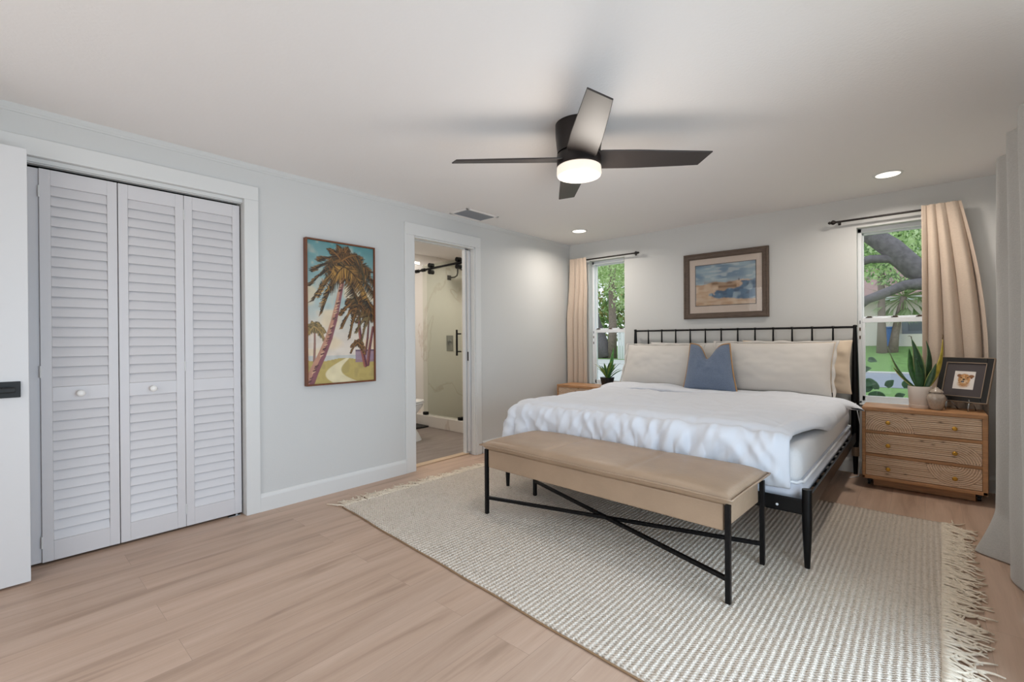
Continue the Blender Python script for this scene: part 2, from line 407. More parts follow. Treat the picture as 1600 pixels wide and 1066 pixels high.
# bathroom door jambs with the pocket door
mb = MB()
mb.box((XL - 0.045, 3.212, 0), (XL + 0.006, BD1, BDZ)); mb.box((XL - T - 0.012, 3.176, 0), (XL - 0.088, BD1, BDZ))
mb.box((XL - T - 0.012, BD0, 0), (XL + 0.006, BD0 + 0.012, BDZ)); mb.box((XL - T - 0.012, BD0, BDZ - 0.014), (XL - 0.088, BD1, BDZ)); mb.box((XL - 0.045, BD0, BDZ - 0.014), (XL + 0.006, BD1, BDZ))
struct(mb.build('trim_4', M_trim, bevel=0.002), 'white jamb lining the bathroom doorway', 'trim')
d1 = thing('door_1', 'white pocket door slid into the bathroom doorway jamb', 'door', (XL - 0.066, 3.19, 0.01)); struct(d1)
box('panel', (-0.013, 0.0, 0.02), (0.013, 0.78, 2.03), M_door, d1, bevel=0.002)
mb = MB().box((-0.008, -0.003, 0.93), (0.008, 0.001, 1.02)); mb.build('edge_pull', M_blackp, d1, bevel=0.001)
struct(box('trim_5', (XL - T - 0.03, BD0 + 0.012, 0.0), (XL - 0.075, 3.21, 0.012), mat('threshold_oak', 'cdb294', 0.45), bevel=0.004), 'pale wooden threshold strip at the bathroom doorway', 'threshold')

# closet interior
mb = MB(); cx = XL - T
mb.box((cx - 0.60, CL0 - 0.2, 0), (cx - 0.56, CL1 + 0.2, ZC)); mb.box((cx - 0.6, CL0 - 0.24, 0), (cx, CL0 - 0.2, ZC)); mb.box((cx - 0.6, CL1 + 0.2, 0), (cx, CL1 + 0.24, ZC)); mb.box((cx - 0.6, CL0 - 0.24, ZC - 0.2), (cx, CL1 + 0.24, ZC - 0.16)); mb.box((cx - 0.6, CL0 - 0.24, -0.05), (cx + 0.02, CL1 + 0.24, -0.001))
struct(mb.build('wall_closet', M_closet_shade), 'closet interior coloured dark for shade behind the louvred doors', 'wall')
mb = MB(); mb.box((XL - 0.075, CL0, 2.064), (XL - 0.035, CL1, CLZ)); mb.box((XL - 0.03, CL0, 2.068), (XL - 0.018, CL1, CLZ))
struct(mb.build('trim_6', M_trim), 'white sliding track in the closet door head', 'trim')

# louvred bifold doors
PW = 0.310
def louver_panel(parent, y0, x, knob):
    """panel spanning y0..y0+PW at plane x (front face), z .012..2.052"""
    z0, z1 = 0.014, 2.049; th = 0.028; st = 0.043
    mb = MB()
    mb.box((x - th, y0, z0), (x, y0 + st, z1)); mb.box((x - th, y0 + PW - st, z0), (x, y0 + PW, z1))
    ya, yb = y0 + st, y0 + PW - st
    mb.box((x - th, ya, z0), (x, yb, 0.117)); mb.box((x - th, ya, 0.842), (x, yb, 0.917)); mb.box((x - th, ya, 1.968), (x, yb, z1))
    for za, zb, n in ((0.117, 0.842, 14), (0.917, 1.968, 20)):
        p = (zb - za) / n
        for i in range(n):
            zc = za + p * (i + 0.5)
            # slat tilted: front edge low, back edge high
            a = Vector((x - 0.003, 0, zc - p * 0.49)); b = Vector((x - 0.0185, 0, zc + p * 0.60)); t = Vector((0.003, 0, 0.0004))
            mb.prism([a + t + Vector((0, ya, 0)), a - t * 0.6 + Vector((0, ya, 0)), b - t + Vector((0, ya, 0)), b + t * 0.6 + Vector((0, ya, 0))], (0, yb - ya, 0))
    o = mb.build('louver_panel', M_louver, parent, bevel=0.0015, seg=1)
    if knob:
        k = MB(); Mk = Matrix.Translation((x, y0 + PW / 2 - 0.005, 0.878)) @ Matrix.Rotation(PI / 2, 4, 'Y')
        k.lathe([(0.0, 0), (0.009, 0), (0.008, 0.012), (0.013, 0.018), (0.018, 0.026), (0.0175, 0.033), (0.010, 0.038), (0, 0.039)], n=24, M=Mk)
        k.build('knob', M_porc, o, smooth=True)
    return o
xf = XL - 0.045
for i, (ys, lab, hinge) in enumerate((((CL0 + 0.002, 0.177), 'white louvred bifold closet door nearest the open entry door', (0.177,)),
                               ((0.491, 0.803), 'white louvred bifold closet door beside the closet right jamb', (0.803,)))):
    t = thing('bifold_closet_door', lab, 'closet door', (0, 0, 0), 0, 'louvred bifold closet doors')
    louver_panel(t, ys[0], xf - (0.012 if i == 0 else 0.0), i == 1)
    louver_panel(t, ys[1], xf, i == 0)
    for z in (0.12, 1.0, 1.93):
        mb = MB(); mb.tube([(xf + 0.002, hinge[0] - 0.001, z - 0.03), (xf + 0.002, hinge[0] - 0.001, z + 0.03)], 0.0035, 8)
        mb.build('hinge', M_trim, t)
    mb = MB(); yb_ = ys[1] + PW - 0.03 if i == 1 else ys[0] + 0.03
    mb.box((xf - 0.02, yb_ - 0.05, 0.0), (xf + 0.004, yb_ + 0.02, 0.004)); mb.box((xf - 0.016, yb_ - 0.006, 0.0), (xf - 0.006, yb_ + 0.006, 0.014)); mb.build('floor_pivot', M_chrome, t)

# entry door leaf standing open in front of the closet
d2 = thing('door_2', 'white slab entry door standing open at the left edge', 'door', (-3.195, 0.128, 0.012)); struct(d2)
box('leaf', (-0.036, -0.80, 0), (0, 0, 2.062), M_door, d2, bevel=0.002)
box('handle_rose', (0.0, -0.095, 0.882), (0.010, -0.028, 0.957), M_blackp, d2, bevel=0.002)
mb = MB(); mb.box((0.010, -0.085, 0.906), (0.040, -0.060, 0.932)); mb.box((0.030, -0.19, 0.908), (0.042, -0.045, 0.930)); mb.build('lever_handle', M_blackp, d2, bevel=0.003)

# sliding glass door in the right wall (outside the frame, source of daylight)
d3 = thing('door_3', 'sliding glass door in the right wall beside the camera', 'door', (XR + 0.06, 1.46, 0)); struct(d3)
mb = MB()
for y in (-1.26, -0.03, 1.20): mb.box((-0.03, y, 0), (0.03, y + 0.06, 2.12))
for z in (0, 2.06): mb.box((-0.03, -1.26, z), (0.03, 1.26, z + 0.06))
mb.build('frame', M_vinyl, d3); box('pane', (-0.003, -1.2, 0.06), (0.003, 1.2, 2.06), M_glass, d3)

# windows
def window(name, W, label):
    x0, x1, z0, z1 = W; yf = YB + 0.075
    t = thing(name, label, 'window', ((x0 + x1) / 2, yf, z0)); struct(t)
    h = z1 - z0; hw = (x1 - x0) / 2; zm = 1.262 - z0 if name == 'window_1' else 1.308 - z0
    fr = MB(); d = 0.075; f = 0.028
    fr.box((-hw, 0, 0), (-hw + f, d, h)); fr.box((hw - f, 0, 0), (hw, d, h)); fr.box((-hw, 0, h - 0.035), (hw, d, h)); fr.box((-hw, 0, 0), (hw, d, 0.03))
    fr.build('window_frame', M_vinyl, t, bevel=0.003)
    up = MB(); s = 0.022
    up.box((-hw + f, 0.042, zm - 0.02), (hw - f, 0.07, zm + 0.018)); up.box((-hw + f, 0.045, zm), (-hw + f + s * 0.5, 0.07, h - 0.035)); up.box((hw - f - s * .5, 0.045, zm), (hw - f, 0.07, h - 0.035)); up.box((-hw + f, 0.045, h - 0.05), (hw - f, 0.07, h - 0.035))
    u = up.build('upper_sash', M_vinyl, t, bevel=0.002)
    box('pane', (-hw + f, 0.056, zm), (hw - f, 0.060, h - 0.04), M_glass, u)
    lo = MB()
    lo.box((-hw + f, 0.006, zm - 0.036), (hw - f, 0.036, zm + 0.006)); lo.box((-hw + f, 0.008, 0.03), (-hw + f + s, 0.036, zm)); lo.box((hw - f - s, 0.008, 0.03), (hw - f, 0.036, zm)); lo.box((-hw + f, 0.008, 0.03), (hw - f, 0.036, 0.075))
    l = lo.build('lower_sash', M_vinyl, t, bevel=0.003)
    box('pane', (-hw + f + s, 0.020, 0.07), (hw - f - s, 0.024, zm - 0.03), M_glass, l)
    for xx in (-hw + 0.075, 0.0, hw - 0.09):
        mb = MB(); mb.box((xx - 0.022, 0.002, zm + 0.006), (xx + 0.022, 0.03, zm + 0.012)); mb.box((xx - 0.012, -0.002, zm + 0.012), (xx + 0.018, 0.018, zm + 0.018)); mb.build('sash_lock', M_brown, l, bevel=0.002)
    for zz in (zm - 0.03, zm - 0.09, zm - 0.16):
        mb = MB(); mb.box((-hw + 0.010, -0.003, zz - 0.014), (-hw + 0.020, 0.002, zz + 0.014)); mb.build('balance_clip', M_brown if zz < zm - 0.05 else M_vent_grey, t, bevel=0.001)
    sl = MB(); sl.box((-hw, -0.075, -0.012), (hw, 0.0, 0.012)); sl.build('window_sill', M_trim, t, bevel=0.004)
    return t
window('window_1', WL, 'narrow white sash window left of the bed beside the corner curtain')
window('window_2', WR, 'narrow white sash window above the dresser right of the bed')

# ceiling vent
v = thing('ceiling_vent', 'grey slatted air vent in the ceiling above the bathroom doorway', 'vent', (-3.175, 3.055, ZC))
hx, hy = 0.125, 0.205
mb = MB(); f = 0.028
mb.box((-hx, -hy, -0.008), (-hx + f, hy, 0)); mb.box((hx - f, -hy, -0.008), (hx, hy, 0)); mb.box((-hx, -hy, -0.008), (hx, -hy + f, 0)); mb.box((-hx, hy - f, -0.008), (hx, hy, 0))
mb.build('frame', M_ceil, v, bevel=0.003)
box('backing', (-hx + f, -hy + f, -0.0015), (hx - f, hy - f, -0.0003), M_vent_hole, v)
for i in range(9):
    x = -hx + f + 0.012 + i * 0.0205
    mb = MB(); mb.prism([(x - 0.008, -hy + f, -0.007), (x - 0.0065, -hy + f, -0.008), (x + 0.008, -hy + f, -0.0025), (x + 0.0065, -hy + f, -0.0018)], (0, 2 * (hy - f), 0)); mb.build('slat', M_vent_grey, v)

# recessed lights
def can_light(x, y, label):
    t = thing('recessed_light', label, 'ceiling light', (x, y, ZC), 0, 'recessed ceiling lights')
    mb = MB(); n = 40
    mb.lathe([(0.070, -0.0005), (0.073, -0.006), (0.085, -0.006), (0.089, -0.0005)], n=n)
    mb.build('trim_ring', M_trim, t, smooth='auto')
    MB().lathe([(0, -0.004), (0.071, -0.004), (0.071, -0.001), (0, -0.001)], n=n).build('lens', M_can, t)
    d = bpy.data.lights.new('downlight', 'AREA'); d.shape = 'DISK'; d.size = 0.13; d.energy = 21; d.spread = 2.75; d.color = (1.0, 0.92, 0.83)
    o = bpy.data.objects.new('downlight', d); COL.objects.link(o); o.parent = t; o.location = (0, 0, -0.012)
    return t
can_light(-0.195, 4.335, 'round recessed ceiling light over the dresser at the right window')
can_light(-2.815, 4.289, 'round recessed ceiling light over the corner by the left window')

# bathroom shell
bx0, by0, by1 = -5.2, 2.05, 4.80
bx1 = XL - T
struct(box('floor_bathroom', (bx0 - 0.1, by0 - 0.1, -0.1), (bx1 + 0.04, by1 + 0.08, 0.0), M_bathfloor), 'grey plank-look bathroom floor', 'floor')
struct(box('ceiling_bathroom', (bx0 - 0.1, by0 - 0.1, 2.33), (bx1, by1 + 0.08, 2.43), M_ceil), 'white bathroom ceiling', 'ceiling')
struct(box('wall_bathroom_far', (bx0 - 0.1, by0 - 0.1, 0), (bx0, by1, 2.33), M_marble), 'pale veined marble wall across the bathroom', 'wall')
struct(box('wall_bathroom_back', (bx0 - 0.1, by1, 0), (bx1, by1 + 0.08, 2.33), M_marble), 'pale marble wall at the back of the shower', 'wall')
struct(box('wall_bathroom_front', (bx0 - 0.1, by0 - 0.1, 0), (bx1, by0, 2.33), M_wall), 'plain wall behind the toilet', 'wall')
area('bathroom_ceiling_light', (-4.3, 2.9, 2.31), (-4.3, 2.9, 0), 0.5, 0.5, 31, (1.0, 0.93, 0.86))
area('shower_ceiling_light', (-4.4, 4.4, 2.31), (-4.4, 4.4, 0), 0.25, 0.25, 27, (1.0, 0.94, 0.88))

# ================================================================== SHOWER
struct(box('trim_7', (bx0, 3.865, 0), (bx1, 3.985, 0.145), M_marble, bevel=0.004), 'marble shower curb', 'shower curb')
sh = thing('shower_enclosure', 'clear glass sliding shower door with black rail and handle', 'shower door', (0, 3.925, 0))
box('fixed_glass', (-5.10, 0.0, 0.146), (-4.05, 0.008, 2.17), M_shglass, sh)
box('sliding_glass', (-4.97, -0.03, 0.16), (-4.30, -0.022, 2.15), M_shglass, sh)
mb = MB(); mb.tube([(-5.17, -0.045, 2.085), (-3.60, -0.045, 2.125)], 0.0145, 16); mb.build('rail', M_black, sh, smooth='auto')
for xx in (-5.155, -5.02):
    zz = 2.085 + (xx + 5.17) * 0.0255
    mb = MB(); mb.tube([(xx - 0.03, -0.045, zz), (xx + 0.03, -0.045, zz)], 0.024, 16); mb.build('rail_clamp', M_black, sh, smooth='auto')
for xx in (-4.87, -4.33):
    zz = 2.085 + (xx + 5.17) * 0.0255
    for dz in (0.042, -0.045):
        mb = MB(); mb.tube([(xx, -0.07, zz + dz), (xx, -0.005, zz + dz)], 0.030, 20); mb.build('roller', M_black, sh, smooth='auto')
hd = MB(); hx_ = -4.33
hd.tube([(hx_, -0.075, 0.955), (hx_, -0.075, 1.275)], 0.0125, 14)
for zz in (1.005, 1.225): hd.tube([(hx_, -0.075, zz), (hx_ + 0.0, -0.02, zz)], 0.009, 10); hd.tube([(hx_ + 0.0, -0.075, zz), (hx_ + 0.062, -0.06, zz)], 0.008, 10)
hd.build('handle', M_black, sh, smooth='auto')
for xx in (-5.03, -4.33):
    mb = MB(); mb.box((xx - 0.03, -0.045, 0.146), (xx + 0.03, 0.012, 0.186)); mb.build('bottom_guide', M_black, sh, bevel=0.006)
vl = thing('shower_valve', 'square dark grey shower valve plate on the marble wall', 'shower valve', (bx0, 4.485, 1.10))
box('plate', (0, -0.062, -0.11), (0.010, 0.062, 0.115), M_chrome, vl, bevel=0.003)
mb = MB(); mb.tube([(0.01, 0, 0.03), (0.045, 0, 0.03)], 0.022, 16); mb.box((0.035, -0.006, -0.05), (0.045, 0.006, 0.03)); mb.build('lever', M_chrome, vl, smooth='auto')
hdv = thing('rain_shower', 'square rain shower head on a bent pipe in the shower', 'shower head', (bx0, 4.48, 2.06))
box('wall_plate', (0, -0.035, -0.035), (0.010, 0.035, 0.035), M_bronze, hdv, bevel=0.003)
mb = MB(); pts = [(0.01, 0, 0), (0.10, 0.02, 0.0), (0.14, 0.03, 0.02), (0.15, 0.035, 0.06), (0.15, 0.035, 0.15), (0.17, 0.04, 0.185), (0.22, 0.05, 0.20), (0.36, 0.09, 0.20), (0.40, 0.10, 0.18), (0.41, 0.10, 0.10)]
mb.tube(pts, 0.011, 12); mb.build('pipe', M_bronze, hdv, smooth=True)
mb = MB(); mb.box((0.28, -0.03, 0.078), (0.54, 0.23, 0.090)); mb.build('rain_plate', M_bronze, hdv, bevel=0.003)
lb = thing('glow_bar', 'small glowing bar high on the bathroom wall', 'wall light', (bx0, 3.86, 2.205))  # glowing bar placed where a bright mark sits on the wall
box('bar_back', (0, -0.085, -0.020), (0.012, 0.085, 0.020), M_trim, lb); box('bar_face', (0.012, -0.08, -0.015), (0.018, 0.08, 0.015), M_bathglow, lb)

# toilet facing +y
to = thing('toilet', 'white toilet seen through the bathroom doorway', 'toilet', (-4.40, 2.64, 0))
def oval(r, z, y0, y1, n=36, sq=2.3):
    out = []
    for j in range(n):
        a = 2 * PI * j / n; c, s_ = math.cos(a), math.sin(a)
        out.append((r * math.copysign(abs(c) ** (2 / sq), c), (y0 + y1) / 2 + (y1 - y0) / 2 * math.copysign(abs(s_) ** (2 / sq), s_), z))
    return out
mb = MB(); rings = [oval(0.115, 0.0, 0.06, 0.70), oval(0.11, 0.05, 0.07, 0.675), oval(0.10, 0.14, 0.08, 0.615), oval(0.105, 0.24, 0.09, 0.575), oval(0.14, 0.32, 0.10, 0.625), oval(0.175, 0.39, 0.12, 0.685), oval(0.182, 0.425, 0.13, 0.70)]
mb.grid(lambda i, j: rings[j][i], 36, 7, closeu=True); mb.bm.verts.ensure_lookup_table()
mb.poly(rings[-1]); mb.build('bowl', M_porc, to, smooth='auto', angle=50)
mb = MB(); a = oval(0.186, 0.430, 0.14, 0.712); b = oval(0.186, 0.446, 0.14, 0.712); mb.grid(lambda i, j: (a, b)[j][i], 36, 2, closeu=True); mb.poly(a); mb.poly(b); mb.build('seat', M_porc, to, bevel=0.004)
mb = MB(); a = oval(0.184, 0.450, 0.14, 0.709); b = oval(0.184, 0.464, 0.14, 0.709); c = oval(0.12, 0.472, 0.2, 0.64); mb.grid(lambda i, j: (a, b, c)[j][i], 36, 3, closeu=True); mb.poly(a); mb.poly(c); mb.build('lid', M_porc, to, bevel=0.003)
box('tank', (-0.20, -0.05, 0.40), (0.20, 0.13, 0.80), M_porc, to, bevel=0.02); box('tank_lid', (-0.21, -0.06, 0.80), (0.21, 0.14, 0.835), M_porc, to, bevel=0.008)
s_ = box('floor_scale', (-5.16, 3.66, 0.0), (-4.90, 3.855, 0.022), M_blackp, bevel=0.006)
tag(s_, 'flat black slab on the bathroom floor between toilet and shower curb', 'bathroom scale')

# ================================================================== CEILING FAN
fan = thing('ceiling_fan', 'dark bronze four-blade ceiling fan with lit round lamp', 'ceiling fan', (-1.42, 2.165, 0))
mb = MB(); mb.lathe([(0, 2.329), (0.128, 2.329), (0.127, 2.26), (0.121, 2.20), (0.118, 2.172), (0, 2.172)], n=48); mb.build('motor_housing', M_bronze, fan, smooth='auto')
mb = MB(); mb.lathe([(0, 2.170), (0.112, 2.170), (0.120, 2.160), (0.121, 2.103), (0.116, 2.098), (0, 2.098)], n=48); mb.build('hub', M_bronze, fan, smooth='auto')
mb = MB(); mb.lathe([(0, 2.098), (0.114, 2.098), (0.120, 2.094), (0.122, 2.056), (0.117, 2.046), (0.100, 2.041), (0, 2.0395)], n=48); ldf = mb.build('light_diffuser', M_lamp, fan, smooth='auto')
MB().lathe([(0, 2.0385), (0.052, 2.0392), (0.055, 2.0405), (0, 2.0410)], n=40).build('lens_centre', mat('lamp_centre', '9c9a96', 0.4, emit=('ffe6c8', 1.35)), ldf)
ld = bpy.data.lights.new('fan_lamp_light', 'POINT'); ld.energy = 21; ld.color = (1.0, 0.92, 0.83); ld.shadow_soft_size = 0.12
lo_ = bpy.data.objects.new('fan_lamp_light', ld); COL.objects.link(lo_); lo_.parent = fan; lo_.location = (0, 0, 1.93)
for k in range(4):
    az = math.radians(40.5 + 90 * k)
    ax = Vector((math.cos(az), math.sin(az), 0)); cw = Vector((math.sin(az), -math.cos(az), 0))   # clockwise side is the raised edge
    pit = math.radians(14); ch = cw * math.cos(pit) + Vector((0, 0, 1)) * math.sin(pit); nrm = ax.cross(ch).normalized()
    mb = MB(); O = Vector((0, 0, 2.137))
    st = [(0.085, 0.070), (0.12, 0.080), (0.30, 0.079), (0.55, 0.066), (0.690, 0.058)]
    top, bot = [], []
    for r, hwid in st:
        for s2, arr in ((1, top), (-1, bot)):
            arr.append([O + ax * (r + (0.02 * q if r > 0.6 else 0)) + ch * (q * hwid) + nrm * (0.004 * s2) for q in (-1, -0.33, 0.33, 1)])
    T1 = [[mb.bm.verts.new(p) for p in row] for row in top]; B1 = [[mb.bm.verts.new(p) for p in row] for row in bot]
    for i in range(len(st) - 1):
        for j in range(3):
            mb.bm.faces.new((T1[i][j], T1[i+1][j], T1[i+1][j+1], T1[i][j+1])); mb.bm.faces.new((B1[i][j], B1[i][j+1], B1[i+1][j+1], B1[i+1][j]))
        for j in (0, 3): mb.bm.faces.new((T1[i][j], B1[i][j], B1[i+1][j], T1[i+1][j]))
    for i in (0, -1):
        for j in range(3): mb.bm.faces.new((T1[i][j], T1[i][j+1], B1[i][j+1], B1[i][j]))
    mb.build('blade', M_blade, fan, bevel=0.002, seg=1)

# ================================================================== RASTER ART
def raster_plane(name, img, origin, du, dv, material, parent):
    """img (H,W,3) linear colours, row 0 at top; du/dv full vectors of the width / height"""
    H, Wd = img.shape[:2]; O = np.array(origin); du = np.array(du); dv = np.array(dv)
    us = np.linspace(0, 1, Wd + 1); vs = np.linspace(0, 1, H + 1)
    P = O + us[None, :, None] * du + vs[:, None, None] * dv
    idx = np.arange((H + 1) * (Wd + 1)).reshape(H + 1, Wd + 1)
    F = np.stack([idx[:-1, :-1], idx[:-1, 1:], idx[1:, 1:], idx[1:, :-1]], -1).reshape(-1, 4)
    me = bpy.data.meshes.new(name); me.from_pydata(P.reshape(-1, 3).tolist(), [], F.tolist())
    at = me.color_attributes.new('Col', 'FLOAT_COLOR', 'CORNER')
    c = np.repeat(img[::-1].reshape(-1, 3), 4, 0); c = np.concatenate([c, np.ones((len(c), 1))], 1)
    at.data.foreach_set('color', c.astype(np.float32).ravel())
    me.materials.append(material)
    o = bpy.data.objects.new(name, me); COL.objects.link(o); o.parent = parent
    return o
def L3(h): return np.array(lin(h))
def vnoise(H, Wd, cy, cx, seed):
    r = np.random.default_rng(seed); g = r.random((cy + 2, cx + 2))
    y = np.linspace(0, cy, H); x = np.linspace(0, cx, Wd); yi = y.astype(int); xi = x.astype(int); fy = (y - yi)[:, None]; fx = (x - xi)[None]
    fy = fy * fy * (3 - 2 * fy); fx = fx * fx * (3 - 2 * fx)
    a = g[np.ix_(yi, xi)]; b = g[np.ix_(yi, xi + 1)]; c = g[np.ix_(yi + 1, xi)]; d = g[np.ix_(yi + 1, xi + 1)]
    return a * (1 - fy) * (1 - fx) + b * (1 - fy) * fx + c * fy * (1 - fx) + d * fy * fx
def blend(img, mask, col): img[:] = img * (1 - mask[..., None]) + np.asarray(col) * mask[..., None]
def stroke(img, U, V, pts, w0, w1, col, col2=None, seed=0):
    """thick polyline with width w0->w1 (u units of image width)"""
    pts = [np.array(p, float) for p in pts]; n = len(pts) - 1
    asp = img.shape[0] / img.shape[1]
    for i in range(n):
        a, b = pts[i], pts[i+1]; d = b - a
        ax, ay, bx, by = a[0], a[1] * asp, b[0], b[1] * asp
        dx, dy = bx - ax, by - ay; L2 = dx * dx + dy * dy + 1e-9
        t = np.clip(((U - ax) * dx + (V * asp - ay) * dy) / L2, 0, 1)
        side = ((U - ax) * dy - (V * asp - ay) * dx)
        dist = np.hypot(U - ax - t * dx, V * asp - ay - t * dy)
        wd = w0 + (w1 - w0) * (i + t) / n
        mk = np.clip((wd - dist) / 0.008 + 0.5, 0, 1)
        c = np.asarray(col)
        if col2 is not None: c = np.where((side > 0)[..., None], np.asarray(col), np.asarray(col2))
        blend(img, mk, c)
def palm_art():
    H, Wd = 236, 124
    V, U = np.meshgrid((np.arange(H) + .5) / H, (np.arange(Wd) + .5) / Wd, indexing='ij')
    img = np.zeros((H, Wd, 3))
    n = vnoise(H, Wd, 9, 5, 1); n2 = vnoise(H, Wd, 26, 14, 2); n3 = vnoise(H, Wd, 14, 3, 5)
    t = np.clip(V / 0.45 + 0.25 * (n - .5), 0, 1)[..., None]
    img[:] = L3('5b8f92') * (1 - t) + L3('a9bdbb') * t
    t = np.clip((V - 0.40) / 0.25 + 0.4 * (n3 - .5), 0, 1)[..., None]; img[:] = img * (1 - t) + L3('d8cdc0') * t
    blend(img, np.clip((n3 - .52) * 5, 0, 1) * (V > .3) * (V < .8) * .7, L3('e2cda9'))
    blend(img, np.clip((n2 - .6) * 4, 0, 1) * (V < .75) * .35, L3('c9b49c'))
    blend(img, ((V > .805) & (V < .845)) * 0.8, L3('b9bcb8'))                    # sea
    sand = V > .835 + .01 * np.sin(U * 9); blend(img, sand * 1.0, L3('b9a565')); blend(img, sand * np.clip((n2 - .45) * 3, 0, 1) * .6, L3('9a8a5a'))
    # winding path
    pc = .62 - .25 * np.sin((V - .84) * 16) + .9 * (V - .93); blend(img, sand * np.clip((.05 + .9 * (V - .84) - abs(U - pc)) / .02, 0, 1) * .8, L3('e6dbb9'))
    blend(img, ((U > .70) & (V > .765) & (V < .86)) * .85, L3('8e7488')); blend(img, ((U > .70) & (V > .765) & (V < .78)) * .8, L3('5d4a5a'))
    r = np.random.default_rng(3)
    def frond(x, y, ang, ln, w, cols, droop=.5):
        pts = []; asp = H / Wd
        for k in range(8):
            s = k / 7; pts.append((x + math.cos(ang) * ln * s, y + (-math.sin(ang) * ln * s + droop * ln * s * s) / asp))
        for k in range(1, 8):
            for q in range(7):
                f = (k - 1 + q / 7) / 7; i = min(int(f * 7), 6); g = f * 7 - i
                px = pts[i][0] * (1 - g) + pts[i+1][0] * g; py = pts[i][1] * (1 - g) + pts[i+1][1] * g
                for sd in (-1, 1):
                    a2 = ang - droop * 2 * f + sd * (.9 + .3 * r.random()); l2 = ln * .30 * (1 - .6 * f) * (.7 + .6 * r.random())
                    c = L3(cols[r.integers(len(cols))])
                    stroke(img, U, V, [(px, py), (px + math.cos(a2) * l2, py + (-math.sin(a2) * l2 + .35 * l2) / asp)], w, w * .3, c)
        stroke(img, U, V, pts, w * .8, w * .3, L3(cols[-1]))
    dk = ['3a2a22', '4c3a2a', '5a4a30', '6e5130', '2c2622', '8a6238']
    # small left palm, right palms
    stroke(img, U, V, [(.09, .84), (.10, .72), (.10, .60)], .018, .012, L3('8f6d62'))
    for a in (20, 60, 100, 140, 175, 215, -20): frond(.09, .60, math.radians(a), .17, .012, ['8a7550', '6e6242', '4a4a3e', 'a98d5c'], .8)
    stroke(img, U, V, [(.90, .88), (.93, .76), (.99, .60)], .028, .02, L3('8b5a50'), L3('6a4048'))
    stroke(img, U, V, [(.86, .80), (.90, .68), (.92, .56)], .02, .014, L3('7d5148'), L3('5a3a3e'))
    stroke(img, U, V, [(.86, .885), (.80, .75), (.765, .60), (.76, .47)], .032, .020, L3('935a4e'), L3('5d3540'))
    for a in (10, 45, 80, 120, 160, 200, -25): frond(.74, .715, math.radians(a), .12, .011, dk, .9)
    for a in (-10, 25, 60, 95, 130, 165, 200, 235): frond(.94, .50, math.radians(a), .24, .013, dk + ['7a6a48'], .8)
    for a in (0, 30, 60, 100, 135, 170, 205, 240): frond(.76, .42, math.radians(a), .30, .014, dk, .8)
    # main leaning trunk
    tr = [(.02, .995), (.10, .90), (.20, .80), (.30, .68), (.38, .55), (.44, .42), (.50, .28), (.53, .17)]
    stroke(img, U, V, tr, .070, .026, L3('b98a74'), L3('86565c'))
    for k in range(46):
        f = r.random() * 6.9; i = int(f); g = f - i; x = tr[i][0] * (1-g) + tr[i+1][0] * g; y = tr[i][1] * (1-g) + tr[i+1][1] * g
        stroke(img, U, V, [(x - .02, y + .004), (x + .02, y - .004)], .007, .004, L3(['5b3a3c', 'd9b494', '43302f'][k % 3]))
    for a in (-35, -12, 10, 30, 55, 85, 115, 140, 160, 182, 205, 228, -60): frond(.53, .15, math.radians(a), .50, .010, dk + ['6b5637', '3f4038', '2a2a26'], .62)
    for a in (-15, 195, 215): frond(.53, .16, math.radians(a), .40, .009, ['8a6a3c', 'b58a48', '6a5034', '2a2622'], .9)
    for a in (70, 100, 130, 40): frond(.50, .12, math.radians(a), .30, .012, dk, .3)
    img *= (0.9 + 0.2 * n2[..., None]); return np.clip(img, 0, 1)
